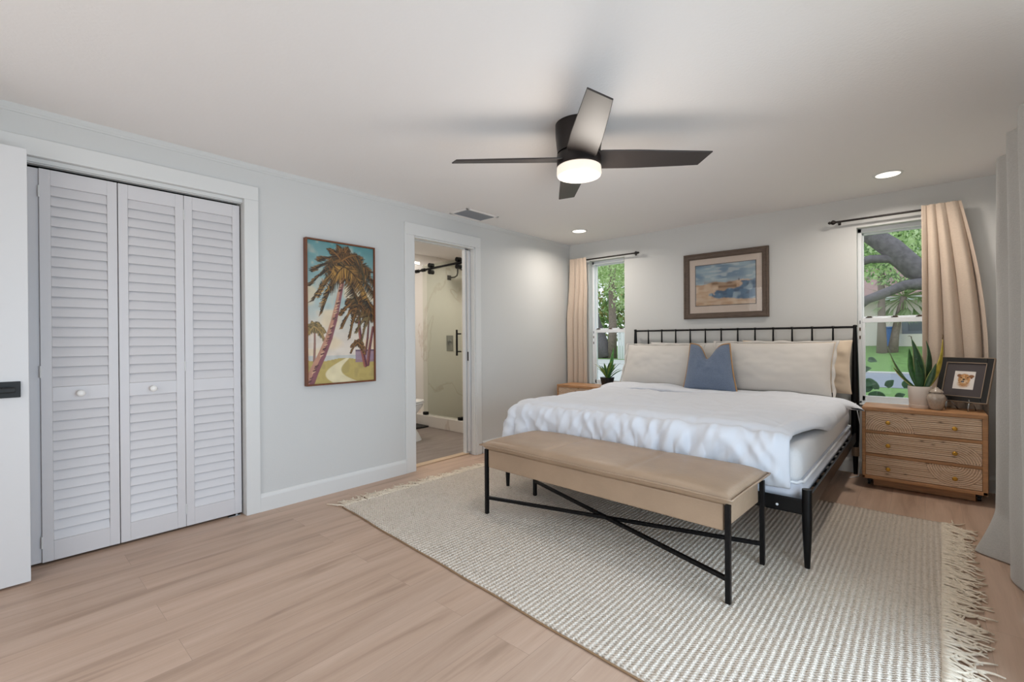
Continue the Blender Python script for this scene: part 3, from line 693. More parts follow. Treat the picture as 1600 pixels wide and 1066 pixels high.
def beach_art():
    H, Wd = 84, 116
    V, U = np.meshgrid((np.arange(H) + .5) / H, (np.arange(Wd) + .5) / Wd, indexing='ij')
    img = np.zeros((H, Wd, 3)); n = vnoise(H, Wd, 7, 4, 21); n2 = vnoise(H, Wd, 24, 10, 22); n3 = vnoise(H, Wd, 8, 12, 23)
    img[:] = L3('8fa6b2'); blend(img, np.clip((n - .4) * 3, 0, 1) * .9, L3('5c7a92')); blend(img, np.clip((n2 - .55) * 4, 0, 1) * .6, L3('b9c2c4')); blend(img, np.clip((V - .30) * 6, 0, 1) * (V < .5) * .5, L3('b4bfbe'))
    hor = .47 - .05 * U + .02 * np.sin(U * 14)
    land = V > hor
    blend(img, land * 1.0, L3('c6a98c')); blend(img, land * np.clip((n2 - .35) * 2.5, 0, 1) * .6, L3('a9825f')); blend(img, land * np.clip((n3 - .55) * 4, 0, 1) * .5, L3('d4bda2'))
    dune = np.exp(-((V - .47) / .05) ** 2) * (U > .15) * (U < .72); blend(img, dune * np.clip((n3 - .3) * 2.4, 0, 1), L3('7a5a3a'))
    dune = np.exp(-((V - .56) / .045) ** 2) * (U > .40) * (U < .70); blend(img, dune * .9, L3('75512f'))
    wob = .05 * (n2 - .5) + .06 * (n3 - .5); V0_, U0_ = V, U; V = V + wob; U = U + wob
    sea = (V > .60 - .35 * np.clip(U - .72, 0, 1)) & (V > .72 - .35 * (U - .25) + .02 * np.sin(U * 30)) & (V < .80 + .16 * (U - .35)) & (U > .25)
    sea |= (U > .76 - .9 * np.clip(V - .5, 0, 1) * .4) & (V > .44) & (V < .80 + .16 * (U - .35)); V, U = V0_, U0_
    sea = sea * 1.0
    for _ in range(2): sea = (sea + np.roll(sea, 1, 0) + np.roll(sea, -1, 0) + np.roll(sea, 1, 1) + np.roll(sea, -1, 1)) / 5
    blend(img, sea * 1.0, L3('4a6a86')); blend(img, sea * np.clip((n2 - .45) * 4, 0, 1) * .7, L3('2f4a68')); blend(img, sea * np.clip((n3 - .6) * 5, 0, 1) * .7, L3('9fb2bd'))
    blend(img, ((abs(U - .735) < .015) & (V > .385) & (V < .44)) * .8, L3('5a5a62'))
    return np.clip(img, 0, 1)
def dog_art():
    H, Wd = 64, 60
    V, U = np.meshgrid((np.arange(H) + .5) / H, (np.arange(Wd) + .5) / Wd, indexing='ij')
    n = vnoise(H, Wd, 20, 16, 31)
    img = np.zeros((H, Wd, 3)); img[:] = L3('e6dfd8')
    def ell(cx, cy, rx, ry, col, soft=.12, k=1.0):
        d = np.hypot((U - cx) / rx, (V - cy) / ry); blend(img, np.clip((1 - d) / soft, 0, 1) * k, L3(col))
    ell(.50, .70, .36, .26, 'c99b6d', .6); ell(.5, .76, .30, .16, 'b07a4b', .7, .6)
    ell(.50, .45, .33, .33, 'c8935c', .2); ell(.24, .25, .13, .10, '8a5a34', .3); ell(.82, .27, .16, .10, '8a5a34', .3); ell(.84, .36, .06, .06, '7a4c2c', .4)
    ell(.50, .24, .24, .10, 'c08a54', .5); ell(.50, .56, .22, .17, 'dfc09a', .5); ell(.46, .34, .06, .18, 'dcb98e', .6)
    ell(.48, .46, .075, .06, '2e2726', .3); ell(.34, .36, .045, .04, '30241e', .3); ell(.66, .35, .045, .04, '30241e', .3)
    ell(.44, .58, .10, .06, '3e3a40', .3); ell(.45, .60, .05, .035, '6d8193', .4)
    blend(img, np.clip((n - .55) * 4, 0, 1) * (img[..., 2] < .5) * .5, L3('8f5f38'))
    return np.clip(img, 0, 1)

# palm painting on the left wall (frame floats on the wall, faces +x)
pt = thing('palm_painting', 'tall painting of leaning palm trees on a beach in a thin brown frame', 'painting', (XL, 1.795, 1.36))
py0, py1, pz0, pz1 = -0.280, 0.282, -0.538, 0.537
mb = MB(); fw = 0.012; dp = 0.042
mb.box((0.0, py0, pz0), (dp, py0 + fw, pz1)); mb.box((0.0, py1 - fw, pz0), (dp, py1, pz1)); mb.box((0.0, py0 + fw, pz0), (dp, py1 - fw, pz0 + fw)); mb.box((0.0, py0 + fw, pz1 - fw), (dp, py1 - fw, pz1))
mb.build('frame', M_walnut, pt, bevel=0.0015, seg=1)
box('stretcher', (0.002, py0 + fw, pz0 + fw), (0.028, py1 - fw, pz1 - fw), M_mat_board, pt)
raster_plane('canvas', palm_art(), (0.0285, py0 + fw, pz0 + fw), (0, py1 - py0 - 2 * fw, 0), (0, 0, pz1 - pz0 - 2 * fw), M_art, pt)

# seascape over the bed
sp_ = thing('seascape_picture', 'framed watercolour of a sandy shore hanging above the bed', 'picture', (-1.492, YB, 1.683))
hw_, hh_ = 0.400, 0.334; fw = 0.058
mb = MB()
for a, b in (((-hw_, -hh_), (hw_, -hh_)), ((hw_, -hh_), (hw_, hh_)), ((hw_, hh_), (-hw_, hh_)), ((-hw_, hh_), (-hw_, -hh_))):
    a = Vector((a[0], 0, a[1])); b = Vector((b[0], 0, b[1])); t = (b - a).normalized(); nin = Vector((-t.z, 0, t.x)); 
    if nin.dot(-a) < 0: nin = -nin
    Lx = (b - a).length
    sec = [(0, 0), (0, -0.030), (0.014, -0.034), (0.022, -0.028), (0.045, -0.026), (fw, -0.016), (fw, 0)]
    A = [mb.bm.verts.new(a + nin * s0 + t * s0 + Vector((0, d0, 0))) for s0, d0 in sec]; B = [mb.bm.verts.new(b + nin * s0 - t * s0 + Vector((0, d0, 0))) for s0, d0 in sec]
    for i in range(len(sec) - 1): mb.bm.faces.new((A[i], A[i+1], B[i+1], B[i]))
mb.build('frame', M_greywood, sp_)
box('mat_board', (-hw_ + fw - .004, -0.012, -hh_ + fw - .004), (hw_ - fw + .004, -0.002, hh_ - fw + .004), M_mat_board, sp_)
iw0, iw1, ih0, ih1 = -0.280, 0.286, -0.200, 0.210
mb = MB(); e_ = 0.006
mb.box((iw0 - e_, -0.0135, ih0 - e_), (iw1 + e_, -0.0122, ih0)); mb.box((iw0 - e_, -0.0135, ih1), (iw1 + e_, -0.0122, ih1 + e_)); mb.box((iw0 - e_, -0.0135, ih0), (iw0, -0.0122, ih1)); mb.box((iw1, -0.0135, ih0), (iw1 + e_, -0.0122, ih1))
mb.build('mat_fillet', M_mat_grey, sp_)
raster_plane('print', beach_art(), (iw0, -0.0130, ih0), (iw1 - iw0, 0, 0), (0, 0, ih1 - ih0), M_print, sp_)
box('glazing', (-hw_ + fw - .003, -0.0165, -hh_ + fw - .003), (hw_ - fw + .003, -0.0150, hh_ - fw + .003), glass_material('picture_glass', (0.99, 0.99, 0.99), 0.7), sp_)

# ================================================================== RUG
rug = thing('area_rug', 'cream woven area rug with fringed ends under the bed and bench', 'rug', (0, 0, 0))
NL, NR, FR_, FL_ = Vector((-3.00, 1.615)), Vector((0.035, 1.385)), Vector((0.085, 3.865)), Vector((-2.95, 3.80))
def rug_xy(u, v):
    p = (NL * (1 - u) + NR * u) * (1 - v) + (FL_ * (1 - u) + FR_ * u) * v
    e = 0.010 * noise.noise((u * 9, 3.3, v * 2)) * (abs(2 * v - 1) ** 3)
    return Vector((p.x, p.y + e))
nu, nv = 760, 60
V_ = []; mb = MB()
def rugF(i, j):
    u = i / (nu - 1); v = j / (nv - 1); p = rug_xy(u, v)
    z = 0.0125 + 0.0014 * math.sin(p.x * 2 * PI / 0.0245 + 3.0 * 0.5) + 0.0012 * noise.noise((p.x * 5, p.y * 5, 0))
    return (p.x, p.y, z)
G = mb.grid(rugF, nu, nv)
# skirt down to the floor
bm = mb.bm
edge = [G[i][0] for i in range(nu)] + [G[nu-1][j] for j in range(1, nv)] + [G[i][nv-1] for i in range(nu-2, -1, -1)] + [G[0][j] for j in range(nv-2, 0, -1)]
low = [bm.verts.new((e.co.x, e.co.y, 0.001)) for e in edge]
for i in range(len(edge)):
    k = (i + 1) % len(edge); bm.faces.new((edge[i], edge[k], low[k], low[i]))
mb.build('woven_field', M_rug, rug, smooth=True)
# dark jute binding along the two long edges
for v, nm in ((0.0, 'edge_binding'), (1.0, 'edge_binding')):
    pts = [rug_xy(i / 120, v) for i in range(121)]
    MB().tube([(p.x, p.y - (0.003 if v == 0 else -0.003), 0.005) for p in pts], 0.0042, 6).build(nm, mat('jute_edge', '94785a', 0.9), rug, smooth=True)
def fringe(end):
    mb = MB(); r = random.Random(5 if end else 9)
    n = 290 if end else 240
    ln = 0.15 if end else 0.145
    for k in range(n):
        v = (k + r.random()) / n; p = rug_xy(end, v); sgn = 1 if end else -1
        a = r.gauss(0, 0.30); bend = r.gauss(0, 1.1); L_ = ln * r.uniform(.65, 1.15); pts = []; x, y, ang = p.x - sgn * 0.01, p.y, a
        z = 0.012
        for q in range(7):
            s = q / 6; zz = max(0.004, 0.013 - 0.012 * s * 1.2) + 0.006 * r.random() * (q > 0)
            pts.append((x, y, zz)); x += sgn * math.cos(ang) * L_ / 6; y += math.sin(ang) * L_ / 6; ang += bend / 6 + r.gauss(0, .18)
        mb.tube(pts, [0.0052, 0.0052, 0.0050, 0.0048, 0.0046, 0.0042, 0.0026], 5)
    o = mb.build('fringe', M_fringe, rug, smooth=True); o['kind'] = 'stuff'
fringe(0); fringe(1)
RUGZ = 0.013

# ================================================================== BED
XB0, XB1, YF0, YH = -2.427, -0.436, 2.675, 4.825
bed = thing('bed', 'black metal bed frame with spindle headboard', 'bed', (0, 0, 0))
for x, nm in ((XB0, 'headboard_post'), (XB1, 'headboard_post')):
    mb = MB(); mb.tube([(x, YH, 0.0), (x, YH, 0.10), (x, YH, 0.30), (x, YH, 0.62), (x, YH, 1.0), (x, YH, 1.236)], [0.014, 0.018, 0.027, 0.030, 0.022, 0.0135], 20)
    mb.lathe([(0, 0.0), (0.013, 0.002), (0.0175, 0.010), (0.013, 0.020), (0, 0.023)], (x, YH, 1.232), 16)
    o = mb.build(nm, M_black, bed, smooth='auto')
    mb = MB(); mb.lathe([(0.0235, 0), (0.026, 0.0), (0.028, 0.075), (0.0255, 0.075)], (x, YH, 0.155), 20); mb.build('ferrule', M_gold, o, smooth='auto')
MB().tube([(XB0, YH, 1.235), (XB1, YH, 1.235)], 0.0095, 14).build('top_rail', M_black, bed, smooth='auto')
MB().tube([(XB0, YH, 0.60), (XB1, YH, 0.60)], 0.0095, 14).build('lower_rail', M_black, bed, smooth='auto')
for i in range(1, 13):
    x = XB0 + (XB1 - XB0) * i / 13
    mb = MB(); mb.tube([(x, YH, 0.60), (x, YH, 1.0), (x, YH, 1.235)], [0.0115, 0.0105, 0.0065], 12)
    mb.lathe([(0, 0), (0.012, 0.003), (0.0175, 0.012), (0.012, 0.022), (0, 0.025)], (x, YH, 1.2235), 14)
    mb.build('spindle', M_black, bed, smooth='auto')
for x in (XB0, XB1):
    mb = MB(); mb.tube([(x, YF0, RUGZ), (x, YF0, 0.20), (x, YF0, 0.27), (x, YF0, 0.398)], [0.0125, 0.021, 0.0225, 0.0225], 20)
    mb.lathe([(0.0225, 0), (0.0215, 0.004), (0, 0.005)], (x, YF0, 0.397), 20)
    mb.build('foot_leg', M_black, bed, smooth='auto')
    s_ = -1 if x == XB1 else 1
    mb = MB(); mb.box((x - 0.006, YF0 + 0.01, 0.272), (x + 0.006, YH - 0.02, 0.352)); mb.box((x, YF0 + 0.01, 0.272), (x + s_ * 0.045, YH - 0.02, 0.282))
    o = mb.build('side_rail', M_black, bed, bevel=0.003)
mb = MB(); mb.box((XB0 + .01, YF0 - 0.008, 0.270), (XB1 - .01, YF0 + 0.008, 0.347)); o = mb.build('foot_rail', M_black, bed, bevel=0.008)
for x in (XB0 + 0.13, XB1 - 0.13):
    mb = MB(); mb.lathe([(0, 0), (0.007, 0.0), (0.006, 0.003), (0, 0.004)], n=12, M=Matrix.Translation((x, YF0 - 0.008, 0.30)) @ Matrix.Rotation(PI / 2, 4, 'X')); mb.build('bolt_cap', M_vinyl, o, smooth=True)
for i in range(11):
    y = YF0 + 0.14 + i * 0.19
    mb = MB(); mb.box((XB0 + 0.01, y - 0.02, 0.283), (XB1 - 0.01, y + 0.02, 0.300)); mb.build('slat', M_black, bed)
for y in (2.92, 3.85):
    mb = MB(); mb.tube([(-1.43, y, RUGZ if y < 3.8 else 0.001), (-1.43, y, 0.283)], 0.016, 12); mb.build('centre_leg', M_black, bed, smooth='auto')

# mattress
def rbox(x0, x1, y0, y1, z0, z1, r, n=5, puff=0.0, seed=0):
    """rounded box as rings from bottom centre to top centre"""
    mb = MB(); prof = []
    for k in range(n + 1): a = -PI/2 + (PI/2) * k / n; prof.append((r * (1 - math.cos(a)), z0 + r + r * math.sin(a)))
    mid = [(0 - puff * math.sin(PI * k / 6), z0 + r + (z1 - z0 - 2 * r) * k / 6) for k in range(1, 6)]
    prof += mid
    for k in range(n + 1): a = (PI/2) * k / n; prof.append((r * (1 - math.cos(a)), z1 - r + r * math.sin(a)))
    R_ = 0.07
    def ring(ins, z):
        pts = []; rr = max(R_ - ins, 0.01); a0, a1, b0, b1 = x0 + ins, x1 - ins, y0 + ins, y1 - ins
        for cx_, cy_, s0 in ((a1 - rr, b1 - rr, 0), (a0 + rr, b1 - rr, 1), (a0 + rr, b0 + rr, 2), (a1 - rr, b0 + rr, 3)):
            for k in range(7):
                an = PI/2 * s0 + PI/2 * k / 6; pts.append((cx_ + rr * math.cos(an), cy_ + rr * math.sin(an), z))
            nx = [(a0 + rr, b1), (a0, b0 + rr), (a1 - rr, b0), (a1, b1 - rr)][s0]; c = pts[-1]
            for k in range(1, 16): pts.append((c[0] + (nx[0] - c[0]) * k / 16, c[1] + (nx[1] - c[1]) * k / 16, z))
        return pts
    rings = [ring(i_, z_) for i_, z_ in prof]
    V = [[mb.bm.verts.new(p) for p in rg] for rg in rings]; N_ = len(V[0])
    for a, b in zip(V, V[1:]):
        for j in range(N_): mb.bm.faces.new((a[j], a[(j+1) % N_], b[(j+1) % N_], b[j]))
    mb.bm.faces.new(V[0][::-1]); mb.bm.faces.new(V[-1])
    return mb, rings
mat_t = thing('mattress', 'thick white mattress on the black bed frame', 'mattress', (0, 0, 0))
mx0, mx1, my0, my1 = -2.395, -0.468, 2.715, 4.79
mb, rg_ = rbox(mx0, mx1, my0, my1, 0.302, 0.42, 0.03, puff=0.010); mb.build('border', M_sheet, mat_t, smooth='auto', angle=60)
mb, rg2 = rbox(mx0 + .004, mx1 - .004, my0 + .004, my1 - .004, 0.395, 0.585, 0.05, puff=0.004); mb.build('top_panel', M_matt, mat_t, smooth='auto', angle=60)
def loop_at(z, off):
    r = 0.07; pts = []; a0, a1, b0, b1 = mx0 - off, mx1 + off, my0 - off, my1 + off
    for cx_, cy_, s0 in ((a1 - r, b1 - r, 0), (a0 + r, b1 - r, 1), (a0 + r, b0 + r, 2), (a1 - r, b0 + r, 3)):
        for k in range(9): an = PI/2 * s0 + PI/2 * k / 8; pts.append((cx_ + r * math.cos(an), cy_ + r * math.sin(an), z + 0.004 * math.sin(an * 9)))
    pts.append(pts[0]); return pts
MB().tube(loop_at(0.412, 0.004), 0.007, 8).build('piping', M_vinyl, mat_t, smooth=True)

# ------------------------------------------------------------------ duvet: cloth draped by a small position-based solver
def simulate_duvet():
    U0, U1, V0, V1 = -2.68, -0.385, 2.475, 4.42
    nu, nv = 130, 112
    us = np.linspace(0, 1, nu); vs = np.linspace(0, 1, nv)
    Ug, Vg = np.meshgrid(us, vs, indexing='ij')
    # flat cloth coordinates: overhang on the right grows towards the foot
    tf = 1 - Vg
    flat = np.zeros((nu, nv, 2))
    tq = np.clip((tf - 0.42) / 0.40, 0, 1); ur = U1 - 0.135 * tq * tq * (3 - 2 * tq); ul = U0 + 0.03 * tf
    flat[..., 0] = ul + (ur - ul) * Ug; flat[..., 1] = V0 + (V1 - V0) * Vg
    bx0_, bx1_, by0_, ztop = -2.415, -0.452, 2.695, 0.640
    # initial drape
    dx = np.where(flat[..., 0] < bx0_, flat[..., 0] - bx0_, np.where(flat[..., 0] > bx1_, flat[..., 0] - bx1_, 0))
    dy = np.where(flat[..., 1] < by0_, flat[..., 1] - by0_, 0)
    d = np.hypot(dx, dy) + 1e-9
    P = np.zeros((nu, nv, 3))
    out = np.minimum(d, 0.035)
    P[..., 0] = np.clip(flat[..., 0], bx0_, bx1_) + dx / d * out * (d > 1e-6)
    P[..., 1] = np.maximum(flat[..., 1], by0_) + dy / d * out * (d > 1e-6)
    P[..., 2] = ztop + 0.01 - np.maximum(d - 0.03, 0)
    r = np.random.default_rng(4)
    nz = vnoise(nu, nv, 16, 14, 41) - .5; nz2 = vnoise(nu, nv, 40, 34, 42) - .5
    P[..., 2] += 0.03 * nz + 0.012 * nz2
    nz3 = vnoise(nu, nv, 34, 3, 44) - .5
    P[..., 1] += (0.02 * nz2 + 0.05 * nz3) * (dy < 0)
    P[..., 2] += 0.02 * nz3 * (dy < 0.1) * (flat[..., 1] < 2.8)
    # rest lengths, a little slack
    slack = 1.012 + 0.09 * np.clip((0.26 - Vg) / 0.26, 0, 1) + 0.03 * (vnoise(nu, nv, 9, 8, 43) - .5)
    pinw = (np.clip((Vg - 0.18) / 0.08, 0, 1) * np.clip((flat[..., 0] - bx0_ - 0.06) / 0.1, 0, 1) * np.clip((bx1_ - 0.02 - flat[..., 0]) / 0.06, 0, 1))[..., None] * 0.5
    def rest(a, b, k=1.0): return np.hypot(*(flat[a] - flat[b]).transpose(2, 0, 1)) * k
    sl = np.s_
    cons = []
    def add(ai, aj, bi, bj, stiff, sx_=1.0):
        A = (ai, aj); B = (bi, bj)
        R0 = rest(A, B); R0 = R0 * (1 + (slack[A] - 1) * sx_)
        cons.append((A, B, R0, stiff))
    for s0 in (0, 1):
        add(sl[s0:nu-1:2], sl[:], sl[s0+1:nu:2], sl[:], 1.0, 1.0)
        add(sl[:], sl[s0:nv-1:2], sl[:], sl[s0+1:nv:2], 1.0, 0.35)
        add(sl[s0:nu-1:2], sl[:-1], sl[s0+1:nu:2], sl[1:], 0.45, 0.6)
        add(sl[s0:nu-1:2], sl[1:], sl[s0+1:nu:2], sl[:-1], 0.45, 0.6)
    for s0 in (0, 1, 2, 3):
        for st in (3,):
            pass
    for q in range(6):   # bending: skip constraints
        if nu - 3 > q:
            k = len(range(q, nu - 3, 6)); 
            add(sl[q:q + 6 * (k - 1) + 1:6], sl[:], sl[q + 3:q + 3 + 6 * (k - 1) + 1:6], sl[:], 0.10, 0.5)
            k = len(range(q, nv - 3, 6))
            add(sl[:], sl[q:q + 6 * (k - 1) + 1:6], sl[:], sl[q + 3:q + 3 + 6 * (k - 1) + 1:6], 0.10, 0.2)
    prev = P.copy()
    rad = 0.045
    def collide(P, prev):
        # rounded box
        qx0, qx1, qy0, qz = bx0_ + rad, bx1_ - rad, by0_ + rad, ztop - rad
        cx_ = np.clip(P[..., 0], qx0, qx1); cy_ = np.clip(P[..., 1], qy0, 9); cz_ = np.minimum(P[..., 2], qz)
        D = P - np.stack([cx_, cy_, cz_], -1); L_ = np.linalg.norm(D, axis=-1)
        ins = L_ < 1e-6
        D[ins] = (0, 0, 1); L_ = np.where(ins, 1, L_)
        hit = (L_ < rad) | ins
        tgt = np.stack([cx_, cy_, cz_], -1) + D / L_[..., None] * rad
        tgt[ins, 2] = ztop
        P[hit] = tgt[hit]
        P[hit] = P[hit] * 0.35 + 0.65 * np.where(np.abs(D[hit][:, 2:3]) > 0.5, np.concatenate([prev[hit][:, :2], P[hit][:, 2:]], 1), P[hit])
        # bench back edge
        P[..., 1] = np.where((P[..., 2] < 0.50) & (P[..., 0] > -2.2) & (P[..., 0] < -0.58), np.maximum(P[..., 1], 2.632), P[..., 1])
    for step in range(130):
        vel = (P - prev) * 0.93; prev = P.copy()
        P = P + vel; P[..., 2] -= 0.0009
        for it in range(9):
            for A, B, R0, k in cons:
                a = P[A]; b = P[B]; dd = b - a; L_ = np.sqrt((dd * dd).sum(-1)) + 1e-9
                c = (0.5 * k * (L_ - R0) / L_)[..., None] * dd
                P[A] += c; P[B] -= c
            P[..., :2] += (flat - P[..., :2]) * pinw
            collide(P, prev)
    return P, flat
P, flat = simulate_duvet()
nu, nv = P.shape[:2]
gu = np.gradient(P, axis=0); gv = np.gradient(P, axis=1); Nn = np.cross(gu, gv); Nn /= np.linalg.norm(Nn, axis=-1, keepdims=True) + 1e-9
# quilted boxes: stitched lines pull the loft down
def seam(c, lines, wdt): 
    d = np.min([np.abs(c - l) for l in lines], 0); return np.exp(-(d / wdt) ** 2), d
dv_ = np.min([np.abs(flat[..., 1] - l) for l in (2.765,)], 0)
dvf = np.min([np.abs(flat[..., 1] - l) for l in (3.26, 3.76, 4.22)], 0)
du_ = np.min([np.abs(flat[..., 0] - l) for l in (-2.33, -1.83, -1.44, -1.02, -0.60)], 0)
def puff(d, r): t_ = np.minimum(1, d / r); return t_ * (2 - t_)
hem = np.minimum(np.minimum(np.arange(nu)[:, None], nu - 1 - np.arange(nu)[:, None]), np.minimum(np.arange(nv)[None], nv - 1 - np.arange(nv)[None])) / 4.0
hem = np.minimum(1, hem)
loft = 0.034 * puff(dv_, 0.065) * (0.72 + 0.28 * puff(du_, 0.05) ) * (0.84 + 0.16 * puff(dvf, 0.12)) * hem
wr = vnoise(nu, nv, 44, 16, 51) * .6 + vnoise(nu, nv, 84, 40, 52) * .4 - .5
lowf = vnoise(nu, nv, 7, 6, 53) * .7 + vnoise(nu, nv, 13, 16, 54) * .3 - .5
near = np.exp(-np.maximum(0, 2.765 - flat[..., 1]) / 0.3) * (flat[..., 1] < 2.77) * 1.0 + 0.35
hang = np.clip((2.80 - flat[..., 1]) / 0.08, 0, 1)
X_, Y_ = flat[..., 0], flat[..., 1]
def ridges(seed, fx, sk, sh):
    out = np.zeros((nu, nv))
    for i in range(nu):
        for j in range(nv):
            x_, y_ = X_[i, j], Y_[i, j]; wv = 0.5 * noise.noise((x_ * 2.3, y_ * 3.0, seed))
            out[i, j] = (1 - min(1, abs(noise.noise((x_ * fx + sk * (y_ - 2.6) + wv * 2, y_ * 2.6 + seed, seed * 1.7))) * 2.4)) ** sh
    return out
fold = 0.62 * ridges(7.1, 9.0, 5.0, 1.5) + 0.38 * ridges(3.3, 17.0, -9.0, 1.5) - 0.30
topf = 0.7 * ridges(5.4, 3.0, 5.0, 2.0) * vnoise(nu, nv, 6, 6, 75) + 0.5 * (vnoise(nu, nv, 6, 24, 76) - .5)
loft += (0.013 * wr * near + 0.046 * fold * hang + (0.040 * lowf + 0.016 * topf) * (1 - hang)) * hem
P = P + Nn * loft[..., None]
mb = MB()
mb.grid(lambda i, j: tuple(P[i, j]), nu, nv)
dv = mb.build('duvet', M_duvet, None, smooth=True, solid=0.028, sub=1)
tag(dv, 'white quilted duvet spread over the bed and hanging at the foot', 'duvet')
# folded-back top edge of the duvet (a roll of the same cover) lying at the head end
def foldF(i, j):
    n_ = 14; x = -2.47 + (2.10) * i / 139; a = 2 * PI * j / n_
    wv = noise.noise((x * 2.1, 0.3, 1.7)); w2 = noise.noise((x * 7, 2.1, 0.2))
    yc = 4.275 + 0.05 * wv; ry = 0.165 + 0.03 * w2; rz = 0.034 + 0.012 * noise.noise((x * 4, 5.5, 0)); 
    end = min(1, (i + 0.3) / 6, (139 - i + 0.3) / 8) ** 0.5
    z = 0.672 + 0.014 * wv - 0.05 * max(0, (x + 0.52) / 0.15) ** 1.5 + 0.012 * math.cos(a) * math.sin(x * 5)
    return (x + 0.04 * math.cos(a), yc + ry * math.cos(a) * end, z + rz * math.sin(a) * end + 0.008 * noise.noise((x * 9, math.cos(a) * 2, 3)))
mb = MB(); mb.grid(lambda i, j: foldF(i, j % 14), 140, 15); bmesh.ops.remove_doubles(mb.bm, verts=mb.bm.verts, dist=1e-5)
mb.build('turned_edge', M_duvet, dv, smooth=True, sub=1)

# ------------------------------------------------------------------ pillows
def pillow(name, label, wdt, hgt, thick, loc, rot, material, seed, group=None, cat='pillow', flange=0.0, chop=None, wr=1.0):
    t = thing(name, label, cat, (0, 0, 0), 0, group)
    n = 44; m_ = 32; Rm = Matrix.Translation(loc) @ rot
    def shape(i, j, side):
        u = 2 * i / (n - 1) - 1; v = 2 * j / (m_ - 1) - 1
        e = max(0, (1 - abs(u) ** 2.6)) ** 0.55 * max(0, (1 - abs(v) ** 2.6)) ** 0.55
        x = u * wdt / 2 * (1 - 0.045 * (1 - v * v)); y = v * hgt / 2 * (1 - 0.06 * (1 - u * u))
        nz = noise.noise((u * 2.2 + seed, v * 2.2, side * 3.1)) * 0.012 + noise.noise((u * 6 + seed, v * 5, side * 2.2)) * 0.006 * wr
        cr = 0.006 * wr * math.sin(9 * (u + v * u) + seed) * (abs(u) ** 3)
        z = side * (thick / 2) * e + (nz + cr) * e
        if chop:
            g = math.exp(-((u - chop[0]) / chop[1]) ** 2) * max(0, (v + 0.25) / 1.25) ** 1.4
            y -= chop[2] * g; z += side * 0.012 * g - 0.02 * g * (side > 0)
            tv = (v + 1) / 2; x = x * (1 - 0.26 * tv) - 0.045 * tv
        return Rm @ Vector((x, y, z))
    mb = MB()
    A = mb.grid(lambda i, j: shape(i, j, 1), n, m_); B = mb.grid(lambda i, j: shape(i, j, -1), n, m_)
    bmesh.ops.remove_doubles(mb.bm, verts=mb.bm.verts, dist=0.0008)
    c = mb.build('cushion_body' if chop else 'pillow_body', material, t, smooth=True, sub=1)
    per = [(i, 0) for i in range(n)] + [(n-1, j) for j in range(1, m_)] + [(i, m_-1) for i in range(n-2, -1, -1)] + [(0, j) for j in range(m_-2, -1, -1)]
    pts = [shape(i, j, 1) for i, j in per]
    if flange:
        fm = MB(); ctr = Rm @ Vector((0, 0, 0)); o_ = []
        for k, p in enumerate(pts):
            d = (p - ctr).normalized(); o_.append(p + d * flange * (1 + 0.25 * math.sin(k * 0.7)) + rot.to_3x3() @ Vector((0, 0, 0.006 * math.sin(k * 0.9))))
        fm.grid(lambda i, j: (pts if j == 0 else o_)[i], len(pts), 2); fm.build('flange', material, t, smooth=True, solid=0.004)
    return t, pts
def lean(tilt, yaw=0): # local x right, y up, z out towards the foot (-Y)
    return Matrix.Rotation(yaw, 4, 'Z') @ Matrix.Rotation(PI / 2 - tilt, 4, 'X')
pillow('bed_pillow', 'white back pillow peeking out behind the left front pillow and blue cushion', 0.86, 0.46, 0.13, (-1.78, 4.70, 0.890), lean(math.radians(9)), M_pillw, 3, 'pillows')
pillow('bed_pillow', 'beige back pillow leaning at the right headboard post', 0.86, 0.46, 0.13, (-0.865, 4.70, 0.905), lean(math.radians(9)), M_pillb, 8, 'pillows', wr=2.5)
pillow('bed_pillow', 'cream front pillow with a frayed flange on the left', 0.80, 0.46, 0.19, (-1.985, 4.475, 0.880), lean(math.radians(24)), M_pill, 12, 'pillows', flange=0.018)
pillow('bed_pillow', 'large cream front pillow right of the blue cushion', 0.94, 0.47, 0.19, (-1.005, 4.475, 0.895), lean(math.radians(22)), M_pill, 17, 'pillows', flange=0.022)
bc, pts = pillow('throw_cushion', 'blue throw cushion with tan edges leaning on the cream pillows', 0.47, 0.46, 0.17, (-1.42, 4.285, 0.885), lean(math.radians(20)), M_blue, 23, None, 'cushion', chop=(0.02, 0.34, 0.14), wr=0.6)
MB().tube([tuple(p) for p in pts[:-1]] + [tuple(pts[0])], 0.0065, 8).build('piping', M_tan, bc, smooth=True)

# ================================================================== BENCH
bn = thing('upholstered_bench', 'tan leather bench with black metal legs at the foot of the bed', 'bench', (-1.378, 2.365, 0), math.radians(-2.4))
bw, bd = 0.757, 0.238
for sx_ in (-1, 1):
    for sy_ in (-1, 1):
        mb = MB(); mb.tube([(sx_ * bw, sy_ * bd, RUGZ), (sx_ * bw, sy_ * bd, 0.436)], 0.0155, 4, sq=True); mb.build('leg', M_black, bn, bevel=0.002)
for a, b, dz in (((-bw, -bd), (bw, bd), 0.0), ((-bw, bd), (bw, -bd), 0.0)):
    z = 0.118 + (0.0 if a[1] < 0 else 0.0)
    mb = MB(); mb.tube([(a[0], a[1], z), (b[0], b[1], z - 0.002)], 0.0125, 4, sq=True); mb.build('cross_brace', M_black, bn)
mb = MB(); mb.box((-bw + 0.018, -bd - 0.004, 0.318), (bw - 0.018, bd + 0.004, 0.436)); mb.build('upholstered_base', M_leather, bn, bevel=0.008, seg=3)
